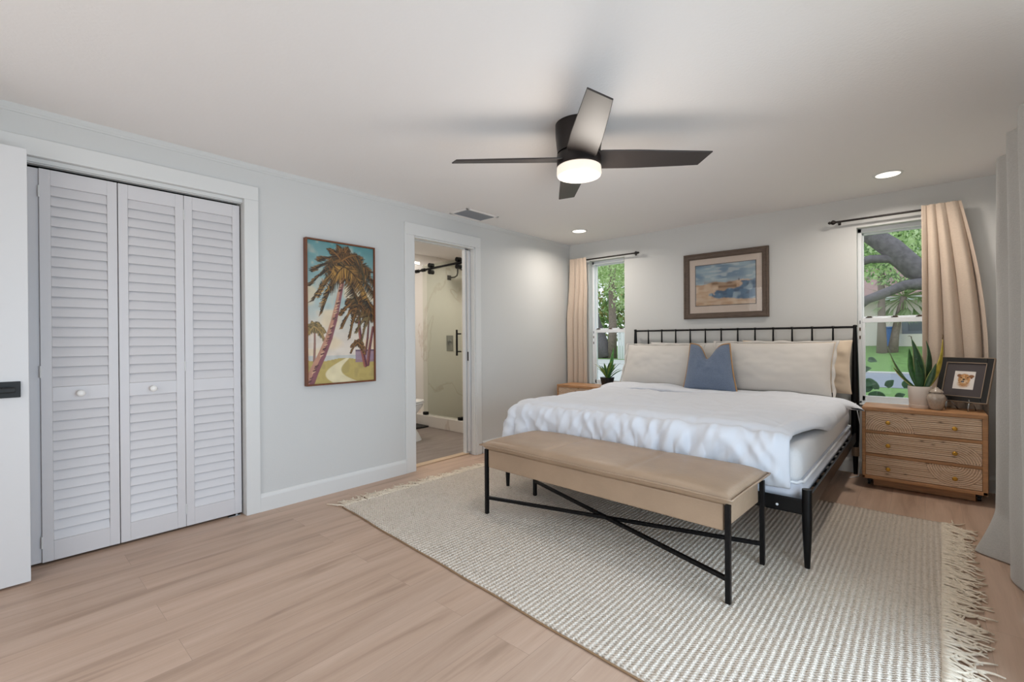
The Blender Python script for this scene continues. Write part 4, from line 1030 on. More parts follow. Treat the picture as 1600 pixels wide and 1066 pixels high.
# cushion: softly domed pad with sharp seam edge
def padF(side):
    def f(i, j):
        u = 2 * i / 60 - 1; v = 2 * j / 24 - 1
        e = max(0, 1 - abs(u) ** 14) ** 0.5 * max(0, 1 - abs(v) ** 7) ** 0.5
        x = u * (bw + 0.028); y = v * (bd + 0.036)
        seamx = min(abs(x + 0.26), abs(x - 0.26)); g = 0.007 * math.exp(-(seamx / 0.008) ** 2)
        z = 0.470 + (0.036 * e - g * e + 0.004 * noise.noise((x * 5, y * 5, 1)) * e if side > 0 else -0.034 * min(1, e * 2.2))
        z += 0.004 * noise.noise((x * 3, y * 3, 7)) - 0.003 * abs(u) ** 6
        return (x, y, z)
    return f
mb = MB(); mb.grid(padF(1), 61, 25); mb.grid(padF(-1), 61, 25); bmesh.ops.remove_doubles(mb.bm, verts=mb.bm.verts, dist=0.0004)
pad = mb.build('seat_cushion', M_leather, bn, smooth=True, sub=1)
f1 = padF(1); per = [(i, 0) for i in range(61)] + [(60, j) for j in range(1, 25)] + [(i, 24) for i in range(59, -1, -1)] + [(0, j) for j in range(23, -1, -1)]
MB().tube([f1(i, j) for i, j in per], 0.0045, 6).build('piping', M_leather, pad, smooth=True)

# ================================================================== DRESSER (and its twin by the left window)
def groove_drawer(name, parent, x0, x1, z0, z1, y, arcs, seed):
    """carved front as a relief mesh with stained grooves"""
    du = 0.0035; nx = int((x1 - x0) / du); nz = int((z1 - z0) / 0.0028)
    X, Z = np.meshgrid(np.linspace(x0, x1, nx), np.linspace(z0, z1, nz), indexing='ij')
    pitch = 0.0135
    val = Z - z0
    for cx_, cz_, R_, sx_, sz_ in arcs:
        rr = np.hypot(X - cx_, (Z - cz_)); inn = rr < R_
        if sx_: inn &= (np.sign(X - cx_) == sx_)
        val = np.where(inn, rr, val)
    ph = (val / pitch) % 1.0
    prof = np.sin(PI * ph) ** 0.6
    depth = 0.0045 * (1 - prof)
    n1 = vnoise(nx, nz, 3, 14, seed); n2 = vnoise(nx, nz, 60, 40, seed + 1)
    base = L3('cdab8d'); hi = L3('e3c9b0'); gr = L3('4e3424')
    t = np.clip(n1 * .7 + n2 * .4, 0, 1)[..., None]; c = base * (1 - t) + hi * t
    g = np.clip((0.60 - prof) / 0.45, 0, 1)[..., None] * .85; c = c * (1 - g) + gr * g
    r = np.random.default_rng(seed)
    for _ in range(4):
        kx, kz = r.uniform(x0, x1), r.uniform(z0, z1); k = np.exp(-((X - kx) / 0.012) ** 2 - ((Z - kz) / 0.005) ** 2)[..., None] * .8; c = c * (1 - k) + L3('4a3325') * k
    Pp = np.stack([X, y + depth, Z], -1).reshape(-1, 3)
    idx = np.arange(nx * nz).reshape(nx, nz)
    F = np.stack([idx[:-1, :-1], idx[1:, :-1], idx[1:, 1:], idx[:-1, 1:]], -1).reshape(-1, 4)
    per = np.concatenate([idx[:, 0], idx[-1, 1:], idx[-2::-1, -1], idx[0, -2:0:-1]])
    nP = len(Pp); back = Pp[per].copy(); back[:, 1] = y + 0.02
    Pp = np.concatenate([Pp, back]); k = len(per); q = np.arange(k)
    F = F.tolist() + [[int(per[a]), int(nP + a), int(nP + (a + 1) % k), int(per[(a + 1) % k])] for a in range(k)]
    me = bpy.data.meshes.new(name); me.from_pydata(Pp.tolist(), [], F)
    at = me.color_attributes.new('Col', 'FLOAT_COLOR', 'POINT'); cc = np.concatenate([c.reshape(-1, 3), c.reshape(-1, 3)[per]]); cc = np.concatenate([cc, np.ones((len(cc), 1))], 1)
    at.data.foreach_set('color', cc.astype(np.float32).ravel())
    me.materials.append(M_groove); bm = bmesh.new(); bm.from_mesh(me); bmesh.ops.recalc_face_normals(bm, faces=bm.faces); bm.to_mesh(me); bm.free()
    o = bpy.data.objects.new(name, me); COL.objects.link(o); o.parent = parent
    return o
DRX, DRY = -0.022, 4.44
dr = thing('dresser', 'carved wooden three-drawer dresser under the right window', 'dresser', (DRX, DRY, 0), 0, 'carved bedside dressers')
hw_ = 0.339; dd_ = 0.31
mb = MB()
mb.box((-hw_, 0, 0.590), (hw_, dd_, 0.620)); mb.box((-hw_, 0, 0.075), (-hw_ + 0.021, dd_, 0.592)); mb.box((hw_ - 0.027, 0, 0.075), (hw_, dd_, 0.592)); mb.box((-hw_, 0, 0.075), (hw_, dd_, 0.100))
for z in (0.432, 0.259): mb.box((-hw_ + 0.02, 0.004, z - 0.011), (hw_ - 0.02, dd_, z + 0.011))
mb.box((-hw_ + .02, dd_ - 0.01, 0.1), (hw_ - .02, dd_, 0.592))
mb.build('carcass', M_wood, dr, bevel=0.004)
box('plinth', (-hw_ + 0.062, 0.105, 0.004), (hw_ - 0.055, dd_ - 0.03, 0.076), M_wood, dr, bevel=0.003)
xa, xb = -hw_ + 0.023, hw_ - 0.029
kx = (-0.184, 0.176)
for (z0, z1, arcs, kz, sd) in ((0.445, 0.588, [(kx[0], 0.432, 0.150, 0, 1)], 0.512, 61),
                               (0.272, 0.419, [(kx[0], 0.432, 0.150, -1, -1), (kx[1], 0.259, 0.150, 1, 1)], 0.341, 62),
                               (0.102, 0.246, [(kx[1], 0.259, 0.150, 0, -1)], 0.166, 63)):
    g = groove_drawer('drawer', dr, xa, xb, z0, z1, 0.002, arcs, sd)
    for xx in kx:
        mb = MB(); mb.lathe([(0.005, 0), (0.0055, 0.010), (0.013, 0.014), (0.0145, 0.020), (0.010, 0.024), (0, 0.025)], n=18, M=Matrix.Translation((xx, 0.003, kz)) @ Matrix.Rotation(PI / 2, 4, 'X')); mb.build('knob', M_brass, g, smooth='auto')
for xx in (-hw_ + 0.035, hw_ - 0.035):
    for yy in (0.14, dd_ - 0.05):
        mb = MB(); mb.tube([(xx - 0.009, yy, 0.016), (xx + 0.009, yy, 0.016)], 0.0155, 16); mb.box((xx - 0.012, yy - 0.012, 0.030), (xx + 0.013, yy + 0.012, 0.076)); mb.build('caster', M_blackp, dr, smooth='auto')
def copy_tree(o, parent=None):
    c = o.copy(); COL.objects.link(c)
    if parent: c.parent = parent
    for ch in list(o.children): copy_tree(ch, c)
    return c
d2_ = copy_tree(dr); d2_.location = (-2.90, DRY, 0); d2_['label'] = 'wooden dresser half hidden behind the bed in the left corner'

# --- things on the right dresser
TOP = 0.620
pot = thing('potted_snake_plant', 'snake plant with upright striped leaves in a cream pot on the dresser', 'potted plant', (-0.028, 4.60, TOP))
mb = MB(); mb.lathe([(0, 0.0), (0.058, 0.0), (0.061, 0.004), (0.0625, 0.026), (0.060, 0.027), (0.0615, 0.030), (0.0705, 0.160), (0.0695, 0.163), (0.066, 0.160), (0.064, 0.145), (0, 0.143)], n=40); mb.build('pot', M_pot, pot, smooth='auto')
MB().lathe([(0, 0.150), (0.0645, 0.146), (0, 0.140)], n=30).build('soil', M_soil, pot)
def leaf_mat(name, c0, c1, edge):
    m = mat(name, c0, 0.4); nt = m.node_tree; b = nt.nodes['Principled BSDF']; N = nt.nodes.new; L = nt.links.new
    a = N('ShaderNodeAttribute'); a.attribute_name = 'Col'; L(a.outputs['Color'], b.inputs['Base Color']); return m
M_leaf = attr_mat('snake_leaf', 0.38, 0.5)
def blade_leaf(parent, base, tip, width, bend, cols, twist=0.0, side=(1, 0, 0), material=M_leaf, name='leaf', curl=0.3, taper=2.2):
    """lance-shaped leaf; cols=(middle, edge) hex; bend = mid offset vector"""
    b0 = Vector(base); t0 = Vector(tip); mid = (b0 + t0) / 2 + Vector(bend); sd = Vector(side).normalized()
    mb = MB(); n = 16; k = 7; col = []
    lay = mb.bm.verts.layers.float_color.new('Col'); rows = []
    for i in range(n + 1):
        s = i / n; p = b0 * (1-s)**2 + mid * 2*s*(1-s) + t0 * s*s
        tn = ((mid - b0) * (1-s) + (t0 - mid) * s).normalized(); sv = (Matrix.Rotation(twist * s, 3, tn) @ sd); sv = (sv - tn * sv.dot(tn)).normalized(); nv_ = tn.cross(sv)
        wd = width / 2 * (0.55 + 0.45 * math.sin(PI * min(1, s * 1.3) * .9)) * max(0.02, 1 - s ** (taper * 2)) ; row = []
        for j in range(k):
            q = 2 * j / (k - 1) - 1
            v = mb.bm.verts.new(p + sv * (wd * q) + nv_ * (curl * wd * q * q)); e = abs(q) > 0.72
            c = L3(cols[1]) if e else L3(cols[0]) * (0.75 + 0.5 * (0.5 + 0.5 * math.sin(s * 40 + 3 * noise.noise((s * 9, q * 2, width * 90)))))
            v[lay] = (*c, 1); row.append(v)
        rows.append(row)
    for i in range(n):
        for j in range(k - 1): mb.bm.faces.new((rows[i][j], rows[i+1][j], rows[i+1][j+1], rows[i][j+1]))
    return mb.build(name, material, parent, smooth=True, solid=0.0022, keep=True)
sn = [((-0.03, 0, .145), (-0.185, -0.02, .455), .050, (-0.03, 0, -.02), ('39562f', '7c8f52'), (0.4, 1, 0)),
      ((-0.02, -.02, .145), (-0.150, -0.05, .30), .040, (-0.05, 0, .05), ('33502d', 'c2b45f'), (0.5, 1, 0.3)),
      ((0.0, 0.01, .145), (-0.060, 0.02, .445), .055, (-0.02, 0, 0), ('2f5a2c', '5c8f45'), (1, 0.2, 0)),
      ((0.005, 0, .145), (-0.045, -0.01, .515), .068, (0.03, 0, 0), ('224a2a', 'a7b07c'), (1, -0.2, 0)),
      ((0.02, 0.02, .145), (0.035, 0.03, .500), .045, (0.055, 0, .02), ('26472b', '8f9a72'), (1, 0.5, 0)),
      ((0.03, -0.01, .145), (0.125, -0.02, .51), .042, (0.05, 0, -.07), ('b9a63c', 'd2c25e'), (1, 0.6, -0.3)),
      ((0.03, -0.02, .145), (0.090, -0.03, .335), .045, (0.01, 0, 0), ('2a4b2b', '9aa05d'), (1, -0.3, -0.3)),
      ((0.0, -0.03, .145), (-0.02, -0.05, .37), .050, (0.01, -.01, 0), ('2b5230', '41703a'), (1, 0, 0))]
for a in sn: blade_leaf(pot, a[0], a[1], a[2], a[3], a[4], 0.3, a[5])
for pts in ([(-0.045, -0.01, .515), (-0.047, -0.01, .532), (-0.058, -0.012, .537), (-0.066, -0.013, .532)], [(0.125, -0.02, .51), (0.128, -0.02, .535), (0.124, -0.02, .545)]):
    MB().tube(pts, [0.003, 0.0025, 0.002, 0.001][:len(pts)], 6).build('leaf_tip', mat('dry_tip', '6d5a3c', 0.8), pot, smooth=True)
ur = thing('lidded_urn', 'small glossy grey-brown lidded urn beside the plant pot', 'urn', (0.062, 4.555, TOP))
MB().lathe([(0, 0), (0.030, 0.0), (0.034, 0.006), (0.045, 0.035), (0.0535, 0.070), (0.054, 0.088), (0.048, 0.106), (0.036, 0.118), (0.034, 0.124), (0, 0.124)], n=36).build('body', M_urn, ur, smooth=True)
MB().lathe([(0, 0.125), (0.040, 0.125), (0.041, 0.130), (0.036, 0.139), (0.022, 0.150), (0.012, 0.158), (0.010, 0.164), (0, 0.166)], n=36).build('lid', M_urn, ur, smooth='auto')

# dog portrait leaning on a small easel
fr = thing('dog_portrait', 'black framed drawing of a tan dog leaning on a small easel on the dresser', 'picture', (0.190, 4.62, TOP), math.radians(-30))
tl = math.radians(17); Ml = Matrix.Translation((0, 0, 0.062)) @ Matrix.Rotation(-tl, 4, 'X')
W2, Hh = 0.153, 0.325
def fbox(name, a, b, material, parent, bevel=0): 
    mb = MB(); mb.box(a, b, Ml); return mb.build(name, material, parent, bevel=bevel)
mb = MB(); fw = 0.038
for a, b in (((-W2, -0.012, 0), (-W2 + fw, 0.010, Hh)), ((W2 - fw, -0.012, 0), (W2, 0.010, Hh)), ((-W2 + fw, -0.012, 0), (W2 - fw, 0.010, fw)), ((-W2 + fw, -0.012, Hh - fw), (W2 - fw, 0.010, Hh))): mb.box(a, b, Ml)
o = mb.build('frame', M_blackwood, fr, bevel=0.003)
mb = MB(); g_ = 0.004
for q, d0 in ((0.0, -0.014), (fw, -0.013)):
    a0, a1, c0, c1 = -W2 + q - g_ * .5, W2 - q + g_ * .5, q - g_ * .5, Hh - q + g_ * .5
    for a, b in (((a0, d0, c0), (a0 + g_, 0.0, c1)), ((a1 - g_, d0, c0), (a1, 0.0, c1)), ((a0, d0, c0), (a1, 0.0, c0 + g_)), ((a0, d0, c1 - g_), (a1, 0.0, c1))): mb.box(a, b, Ml)
mb.build('gilt_edge', M_gold, o)
fbox('mat_board', (-W2 + fw, -0.004, fw), (W2 - fw, 0.004, Hh - fw), M_mat_grey, fr)
iw, ih = 0.060, 0.066
c0 = Ml @ Vector((-iw, -0.0046, Hh / 2 - ih - .004)); c1 = Ml @ Vector((iw, -0.0046, Hh / 2 - ih - .004)); c2 = Ml @ Vector((-iw, -0.0046, Hh / 2 + ih - .004))
raster_plane('drawing', dog_art(), c0, c1 - c0, c2 - c0, M_print, fr)
es = thing('display_easel', 'small dark wire easel holding the dog portrait', 'easel', (0.190, 4.62, TOP), math.radians(-30))
for xx in (-0.065, 0.065):
    mb = MB(); mb.tube([(xx, -0.040, 0.001), (xx, -0.038, 0.030), (xx, -0.030, 0.058), (xx, 0.016, 0.061)], 0.0035, 8); mb.tube([(xx, -0.026, 0.058), (xx, -0.030, 0.085)], 0.003, 8); mb.tube([(xx, 0.016, 0.061), (xx, 0.055, 0.18)], 0.0035, 8); mb.tube([(xx, 0.016, 0.061), (xx * 0.8, 0.075, 0.001)], 0.0035, 8); mb.build('support', M_chrome, es, smooth=True)
MB().tube([(-0.065, 0.016, 0.061), (0.065, 0.016, 0.061)], 0.0035, 8).build('crossbar', M_chrome, es, smooth=True)

# plant on the left dresser
bp = thing('potted_bromeliad', 'arching green plant in a black pot on the left dresser by the window', 'potted plant', (-2.660, 4.60, TOP))
MB().lathe([(0, 0), (0.055, 0), (0.060, 0.004), (0.078, 0.095), (0.080, 0.10), (0.072, 0.098), (0, 0.092)], n=30).build('pot', M_blackp, bp, smooth='auto')
r = random.Random(2)
for k in range(16):
    a = 2 * PI * k / 16 + r.uniform(-.2, .2); ln = r.uniform(.10, .17); hz = r.uniform(.10, .20)
    blade_leaf(bp, (0.01 * math.cos(a), 0.01 * math.sin(a), .09), (ln * math.cos(a), ln * math.sin(a) * .7, .09 + hz), .026, (0.02 * math.cos(a), 0.02 * math.sin(a), .06), [('3d6b38', '6f9a4c'), ('2c5232', '4c7a44'), ('6a8a3c', 'b0a94e')][k % 3], 0.2, (-math.sin(a), math.cos(a), 0))
blade_leaf(bp, (0.02, 0, .09), (0.085, 0, .43), .048, (0.0, 0, 0.02), ('4e8a42', '7fb062'), 0.1, (1, 0, 0))
blade_leaf(bp, (0.03, 0, .09), (0.235, -.02, .19), .032, (0.03, 0, .06), ('3d6b38', '5f8a44'), 0.1, (0.2, 1, 0))

# ================================================================== CURTAINS
def rod(name, x0, x1, y, z, fin_at, label):
    t = thing(name, label, 'curtain rod', (0, y, z), 0, 'window curtain rods')
    MB().tube([(x0, 0, 0), (x1, 0, 0)], 0.0085, 12).build('bar', M_bronze, t, smooth='auto')
    s = -1 if fin_at == x0 else 1
    mb = MB(); mb.lathe([(0, -0.012), (0.009, -0.012), (0.018, 0.0), (0.021, 0.008), (0.016, 0.018), (0.010, 0.024), (0.014, 0.032), (0.006, 0.044), (0, 0.046)], n=18, M=Matrix.Translation((fin_at, 0, 0)) @ Matrix.Rotation(s * PI / 2, 4, 'Y')); mb.build('finial', M_bronze, t, smooth='auto')
    for xx in (x0 + 0.03, x1 - 0.03):
        mb = MB(); mb.tube([(xx, 0, 0), (xx, YB - y, 0)], 0.006, 8); mb.box((xx - 0.010, YB - y - 0.004, -0.016), (xx + 0.010, YB - y, 0.016)); mb.build('bracket', M_bronze, t, smooth='auto')
rod('curtain_rod', -3.245, -2.415, 4.81, 2.108, -2.415, 'thin black curtain rod over the left window')
rod('curtain_rod', -0.575, 0.185, 4.81, 2.132, -0.575, 'thin black curtain rod over the right window')
def curtain(name, label, fx, z0, z1, material, nf, amp, cusp=False, nu=150, nv=60, seed=1, axis='x', cat='curtain', group=None, rodz=None, pos=(0, 0)):
    """fx(s, h) -> (along, base offset) ; h 0 bottom .. 1 top"""
    t = thing(name, label, cat, (0, 0, 0), 0, group)
    mb = MB()
    def F(i, j):
        s = i / (nu - 1); h = j / (nv - 1); a, off, am = fx(s, h)
        ph = nf * 2 * PI * s + 2.6 * noise.noise((s * 2.1 + seed, h * 0.9, 0.5)) + seed
        d = am * (math.sin(ph) + 0.35 * math.sin(2.0 * ph + 1.3) * h) + off + 0.006 * noise.noise((s * 14, h * 5, seed))
        if cusp: d = off - am * (2.0 * abs(math.cos(ph / 2 + 0.4)) ** 0.62 - 1.0) * (0.75 + 0.5 * noise.noise((s * 5, 1.3, seed))) + 0.004 * noise.noise((s * 14, h * 5, seed))
        z = z0 + (z1 - z0) * h
        if h > 0.985: z += 0.006 * noise.noise((s * 30, 0, seed))
        return (a, pos[1] + d, z) if axis == 'x' else (pos[0] + d, a, z)
    mb.grid(F, nu, nv); mb.build('fabric_panel', material, t, smooth=True, solid=0.003, sub=1)
    return t
def lerp(a, b, t): return a + (b - a) * t
def left_fx(s, h):
    hh = 1 - h; sp = min(1, hh * 3.0)
    return lerp(lerp(-3.265, -3.325, sp), lerp(-3.035, -3.045, sp), s), -0.034 * max(0, 1 - hh * 6), lerp(0.012, 0.044, sp)
lc = curtain('window_curtain', 'beige curtain gathered at the left window in the corner', left_fx, 0.03, 2.132, M_linen, 4, 0.03, cusp=True, seed=2, nu=220, group='window curtains', pos=(0, 4.805))
def right_fx(s, h):
    hh = 1 - h; sp = 1 - (1 - min(1, hh * 1.75)) ** 1.9
    return lerp(-0.016 + 0.004 * hh, lerp(0.205, 0.345, sp), s), -0.004 - 0.030 * max(0, 1 - hh * 6), lerp(0.012, 0.050, min(1, hh * 4)) * (0.8 + 0.3 * s)
rc = curtain('window_curtain', 'beige curtain gathered at the right window behind the dresser', right_fx, 0.03, 2.158, M_linen, 4, 0.03, cusp=True, seed=5, nu=220, group='window curtains', pos=(0, 4.805))
def big_fx(s, h):
    hh = 1 - h; sp = min(1, hh * 1.25); y = lerp(lerp(2.30, 2.15, sp), lerp(3.60, 3.655, sp), s)
    kick = max(0, (0.10 - h) / 0.10) ** 1.3; e = max(0, (s - 0.80) / 0.20)
    return y - 0.10 * kick * e, -0.085 * kick * math.sin(PI * min(1, e * 1.0) * 0.75) - 0.012 * sp, lerp(0.028, 0.036, sp) * (1 - 0.45 * sp * (s < 0.75))
bcu = curtain('patio_curtain', 'long flax curtain pooling on the floor at the right edge', big_fx, 0.006, 2.10, M_linen2, 3.2, 0.04, nu=200, nv=120, seed=3.4, axis='y', pos=(0.330, 0))
prd = thing('patio_curtain_rod', 'black curtain rod carrying the long flax curtain on the right wall', 'curtain rod', (0.345, 0, 2.07))
MB().tube([(0, 0.0, 0), (0, 3.55, 0)], 0.011, 12).build('bar', M_bronze, prd, smooth='auto')
for yy in (0.3, 3.3):
    mb = MB(); mb.tube([(0, yy, 0), (XR - 0.345, yy, 0)], 0.007, 8); mb.build('bracket', M_bronze, prd)

# white cord by the bed's right head post
cd = MB().tube([(-0.43, 4.79, 0.60), (-0.415, 4.77, 0.52), (-0.40, 4.78, 0.42), (-0.405, 4.80, 0.25), (-0.40, 4.79, 0.08), (-0.41, 4.74, 0.005), (-0.46, 4.66, 0.004)], 0.003, 8).build('power_cord', M_vinyl, None, smooth=True)
tag(cd, 'thin white cord hanging beside the right headboard post', 'cord')

# ================================================================== OUTDOORS
GZ = -0.35
M_grass = mat('lawn_grass', '6f8f4c', 0.95, var=(3, 0.18), bump=(40, 0.6, 4))
M_road = mat('asphalt', '8d8f98', 0.9)
M_curb = mat('curb_concrete', 'c9c4bd', 0.9)
M_bark = mat('oak_bark', '6f686a', 0.95, bump=(30, 1.0, 5), var=(14, 0.25))
M_palmbark = mat('palm_bark', '8a7a70', 0.95, bump=(18, 0.8, 3, (1, 1, 4)), var=(8, 0.18))
M_roof = mat('roof_shingle', 'a4837c', 0.9)
M_bluebin = mat('bin_plastic', '3a6fb4', 0.5)
M_greybox = mat('unit_grey', '7e8288', 0.7)
struct(box('ground', (-60, YB + 0.17, GZ - 0.3), (30, 90, GZ), M_grass), 'mown green lawn outside the windows', 'lawn')
struct(box('ground_road', (-60, 17.6, GZ), (30, 24.3, GZ + 0.012), M_road), 'grey road crossing outside the right window', 'road')
struct(box('ground_curb', (-60, 24.3, GZ), (30, 24.9, GZ + 0.05), M_curb), 'pale kerb on the far side of the road', 'kerb')

bk = MB().prism([(-9, 24.9, GZ - 0.2), (-9, 24.9, GZ + 0.01), (-9, 31.4, 0.66), (-9, 60, 0.75), (-9, 60, GZ - 0.2)], (39, 0, 0)).build('ground_bank', M_grass); struct(bk, 'grassy bank rising to the house across the road', 'lawn')
def leafcloud(name, parent, blobs, n, size, cols, seed, drop=0.0):
    r = np.random.default_rng(seed); B = np.array(blobs, float)
    wgt = (B[:, 3] * B[:, 4] * B[:, 5]); k = r.choice(len(B), n, p=wgt / wgt.sum())
    d = r.normal(size=(n, 3)); d /= np.linalg.norm(d, axis=1, keepdims=True); rad = r.random(n)[:, None] ** (1 / 2.2)
    c = B[k, :3] + d * rad * B[k, 3:6]
    a = r.normal(size=(n, 3)); a /= np.linalg.norm(a, axis=1, keepdims=True); b = np.cross(a, r.normal(size=(n, 3))); b /= np.linalg.norm(b, axis=1, keepdims=True)
    s = size * r.uniform(.6, 1.3, (n, 1)); P = np.stack([c - a * s, c + b * s * .5, c + a * s, c - b * s * .5], 1).reshape(-1, 3)
    me = bpy.data.meshes.new(name); me.from_pydata(P.tolist(), [], np.arange(4 * n).reshape(n, 4).tolist())
    for cc in cols: me.materials.append(cc)
    me.polygons.foreach_set('material_index', r.integers(0, len(cols), n).astype(np.int32))
    o = bpy.data.objects.new(name, me); COL.objects.link(o); o.parent = parent; return o
def leafm(name, c):
    m = mat(name, c, 0.7); b = m.node_tree.nodes['Principled BSDF']; nt = m.node_tree
    tr = nt.nodes.new('ShaderNodeBsdfTranslucent'); tr.inputs[0].default_value = (*lin(c), 1); mx = nt.nodes.new('ShaderNodeMixShader'); mx.inputs[0].default_value = 0.4
    o = nt.nodes['Material Output']; nt.links.new(b.outputs[0], mx.inputs[1]); nt.links.new(tr.outputs[0], mx.inputs[2]); nt.links.new(mx.outputs[0], o.inputs[0]); return m
G1, G2, G3, G4 = leafm('leaf_light', 'c3d89a'), leafm('leaf_mid', 'a3bf7e'), leafm('leaf_dark', '7b9866'), leafm('leaf_pale', 'd8e6b4')
def branch(parent, pts, rads, name='branch', m=None):
    return MB().tube(pts, rads, 14).build(name, m or M_bark, parent, smooth=True)
# oak seen through the right window: limbs at about y = 11
ok = thing('oak_tree', 'oak with thick dark limbs reaching across the right window', 'tree', (1.4, 11.3, GZ))
def W_(x, y, z): return (x - 1.4, y - 11.3, z - GZ)
branch(ok, [W_(1.5, 11.3, GZ), W_(1.35, 11.3, 0.8), W_(1.0, 11.3, 1.5), W_(0.5, 11.2, 2.0)], [.38, .34, .30, .27], 'trunk')
branch(ok, [W_(0.6, 11.2, 1.9), W_(0.20, 11.1, 2.18), W_(-0.14, 11.0, 2.37), W_(-0.45, 11.0, 2.78), W_(-0.78, 11.0, 3.10), W_(-1.25, 11.0, 3.42)], [.26, .22, .19, .18, .16, .13])
branch(ok, [W_(0.30, 11.1, 2.15), W_(-0.10, 11.0, 2.28), W_(-0.45, 10.95, 2.58), W_(-0.75, 10.9, 2.60), W_(-1.15, 10.9, 2.48)], [.15, .13, .085, .078, .07])
branch(ok, [W_(0.40, 11.1, 1.95), W_(0.0, 10.9, 2.08), W_(-0.25, 10.8, 2.07), W_(-0.55, 10.7, 1.93), W_(-0.80, 10.7, 1.83), W_(-1.2, 10.7, 1.45)], [.16, .115, .085, .082, .078, .07])
leafcloud('foliage', ok, [W_(-0.5, 14, 4.0) + (1.7, 1.2, 0.9), W_(-0.2, 13, 3.0) + (1.2, .9, .8), W_(-1.0, 13.5, 3.1) + (.8, .9, .7), W_(0.1, 12, 2.6) + (.5, .5, .4)], 6600, .052, [G1, G2, G3, G4, G4], 5)
bt = thing('background_tree', 'pale green tree crown beyond the house behind the oak limbs', 'tree', (-2.0, 44, GZ))
leafcloud('foliage', bt, [(-1.5, 0, 8.0, 5, 2, 3.2), (3, 0, 7.8, 4, 2, 2.8), (-1.5, 0, 10.4, 5, 2, 2.4)], 4200, .28, [G1, G2, G4, G3], 6)
branch(bt, [(0, 0, 0.9), (0, 0, 7)], [.3, .2], 'trunk')
# palms across the road
def palm(x, y, z, lean_, h, label, seed, crown, nfr, rf):
    t = thing('palm_tree', label, 'palm tree', (x, y, z), 0, 'palms on the far lawn')
    branch(t, [(0, 0, -0.1), (lean_ * .25, 0, h * .33), (lean_ * .6, 0, h * .7), (lean_, 0, h)], [.23, .165, .14, .13], 'trunk', M_palmbark)
    r = random.Random(seed); mb = MB()
    for k in range(nfr):
        a = r.uniform(0, 2 * PI); el = r.uniform(-1.0, .9); d = Vector((math.cos(a) * math.cos(el), math.sin(a) * math.cos(el) * .6, math.sin(el))); c = Vector((lean_, 0, h)) + d * rf * .85
        perp = d.cross(Vector((0, 0, 1))).normalized()
        mb.tube([Vector((lean_, 0, h)), c], 0.02, 4)
        for q in range(15):
            f = (q - 7) / 7; dd2 = (d + perp * f * 1.2).normalized(); e = c + dd2 * r.uniform(.6, 1.0) * rf + Vector((0, 0, -0.3 * abs(f) * rf))
            s_ = Vector((0, 0, 1)).cross(dd2).normalized() * .035
            mb.poly([c - s_, c + s_, e])
    mb.build('fronds', crown, t)
    return t
palm(-1.59, 29.5, 0.34, -0.02, 4.6, 'straight palm trunk left of the blue bin across the road', 3, leafm('palm_frond_dark', '93a580'), 34, 0.9)
palm(-1.20, 29.7, 0.37, 0.45, 2.75, 'leaning palm trunk right of the blue bin across the road', 4, leafm('palm_frond', 'a9b888'), 48, 0.95)
hs = thing('neighbour_house', 'cream house with reddish roof across the road', 'house', (-2.0, 32.4, 0.66))
box('wall', (-12, 0, 0), (8, 6, 2.5), M_concrete_white, hs)
mb = MB(); mb.prism([(-12.6, -0.7, 2.52), (-12.6, 6.5, 2.52), (-12.6, 3, 4.6)], (21, 0, 0)); mb.build('roof', M_roof, hs)
box('fascia', (-12.6, -0.85, 2.40), (8.4, -0.7, 2.60), M_trim, hs)
bn2 = thing('wheelie_bin', 'blue wheelie bin standing between the palm trunks', 'bin', (-1.40, 31.2, 0.63))
mb = MB(); mb.prism([(-0.26, -.3, 0.06), (0.26, -.3, 0.06), (0.31, -.34, .96), (-0.31, -.34, .96)], (0, 0.62, 0)); mb.build('body', M_bluebin, bn2); box('lid', (-0.34, -.38, .96), (0.34, .34, 1.05), M_bluebin, bn2, bevel=0.03)
mb = MB(); mb.tube([(-.28, .26, .08), (.28, .26, .08)], .10, 12); mb.build('wheel', M_blackp, bn2)
lw = tag(box('garden_wall', (-1.03, 31.4, 0.60), (2.5, 31.55, 1.30), M_concrete_white), 'low white garden wall right of the palms across the road', 'wall')
ac = thing('utility_unit', 'grey box-shaped outdoor unit above the low white garden wall', 'outdoor unit', (0.0, 31.95, 0.66))
box('cabinet', (-0.88, -.3, 0.0), (1.0, .3, 1.36), M_greybox, ac, bevel=0.03); box('grille', (-0.62, -.315, 0.80), (0.3, -.30, 1.22), mat('grille_grey', '6a6e74', 0.7), ac)
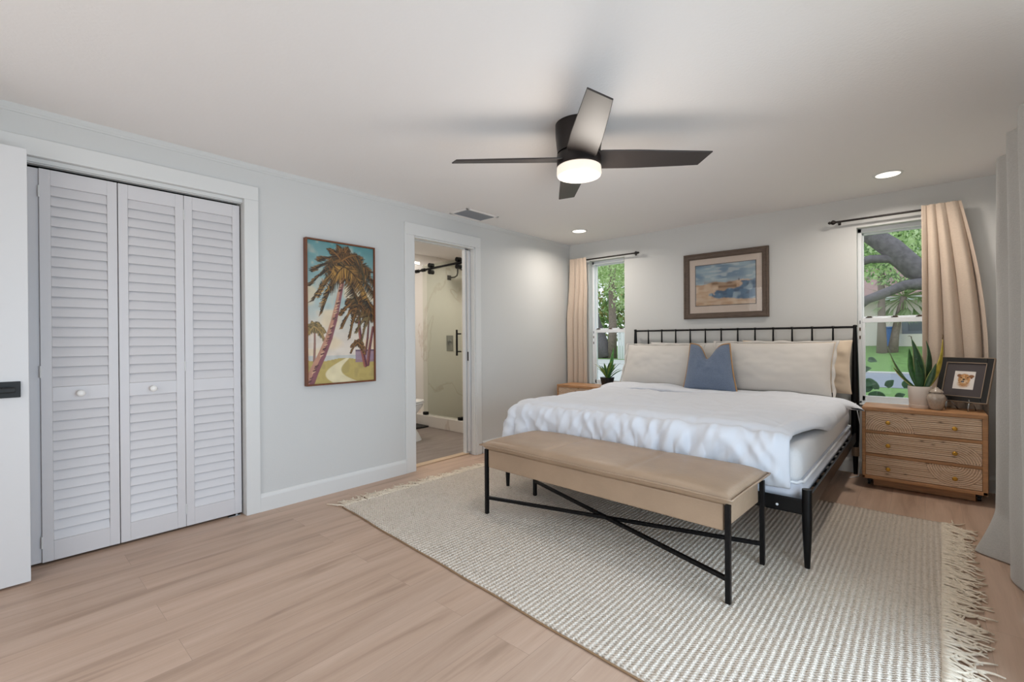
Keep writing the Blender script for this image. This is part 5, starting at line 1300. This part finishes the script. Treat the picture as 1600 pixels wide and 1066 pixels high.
# leafy shrub close to the right window
shb = thing('window_shrub', 'dark leafy shrub just outside the right window sill', 'shrub', (-0.30, 5.75, GZ))
M_shrub = attr_mat('shrub_leaf', 0.45, 0.5)
r = random.Random(12)
for k, (x, z, s, a) in enumerate([(-0.17, .86, .085, .3), (-0.12, .97, .075, -.3), (-0.19, 1.02, .07, 1.2), (-0.15, .74, .11, 0), (-0.16, .66, .10, .4), (0.02, .70, .09, .9), (-0.05, .68, .08, 1.8), (0.17, .70, .09, 1.6), (0.09, .60, .08, .5), (0.22, .57, .10, .2), (0.0, .60, .09, 2.5), (0.27, .60, .09, -.4), (-0.1, .58, .1, 1.0)]):
    dx_, dz_ = math.cos(a) * s, math.sin(a) * s
    blade_leaf(shb, (x, 0.05 * (k % 3), z + 0.31), (x + dx_, 0.05 * (k % 3) - .02, z + 0.31 + dz_), s * .75, (0, -0.02, .01), ('3b5a3e', '4f7350'), 0, (-math.sin(a), 0.25, math.cos(a)), M_shrub)
MB().tube([(-0.15, .05, 0.0), (-0.16, .04, .5), (-0.17, .03, 1.3)], [.02, .014, .006], 8).build('stem', M_bark, shb)
MB().tube([(0.1, .05, 0.0), (0.14, .04, .5), (0.2, .03, .95)], [.02, .014, .006], 8).build('stem', M_bark, shb)

# view through the left window
def LW(px, y, z): pass
lt = thing('shade_tree', 'leafy shade tree with a tall trunk outside the left window', 'tree', (-18.05, 32.0, GZ))
branch(lt, [(0, 0, 0), (0.05, 0, 2.6), (0.0, 0, 5.5), (0.1, 0, 9)], [.36, .30, .27, .24], 'trunk', M_palmbark)
branch(lt, [(-0.55, 0, 0), (-0.95, .2, 1.2), (-1.5, .2, 3.0), (-2.2, .2, 6)], [.62, .42, .28, .2], 'branch')
leafcloud('foliage', lt, [(-1.6, -2, 6.6, 2.0, 1.2, 2.2), (1.2, -1.6, 7.0, 1.8, 1.2, 2.3), (-1.7, -1.4, 4.8, .8, .8, 1.2), (1.3, -.8, 4.2, .8, .6, 1.1), (-.2, 2, 8, 4, 1.3, 2.6)], 7200, .12, [G1, G2, G4, G4, G1], 9)
hb = thing('background_hedge', 'dense green hedge behind the shade tree outside the left window', 'hedge', (-23.0, 40, GZ))
leafcloud('foliage', hb, [(-2, 0, 3.2, 4, 1.2, 3.0), (2.6, 0, 4.4, 4, 1.2, 2.6), (1, 0, 8, 4.5, 1.2, 2.6)], 3800, .28, [G2, G3, G1, leafm('leaf_ochre', 'b3a56a')], 10)
fn = thing('white_fence', 'white board fence beyond the lawn outside the left window', 'fence', (-17.05, 31.0, GZ))
for i in range(16):
    box('board', (0.02 + i * .2, 0, 0), (0.19 + i * .2, .03, 1.95), M_trim, fn)
box('top_rail', (0, -.02, 1.95), (3.3, .05, 2.03), M_trim, fn)
struct(box('ground_drive', (-45, 13.5, GZ), (-6, 29.6, GZ + 0.02), M_curb), 'pale driveway outside the left window', 'driveway')
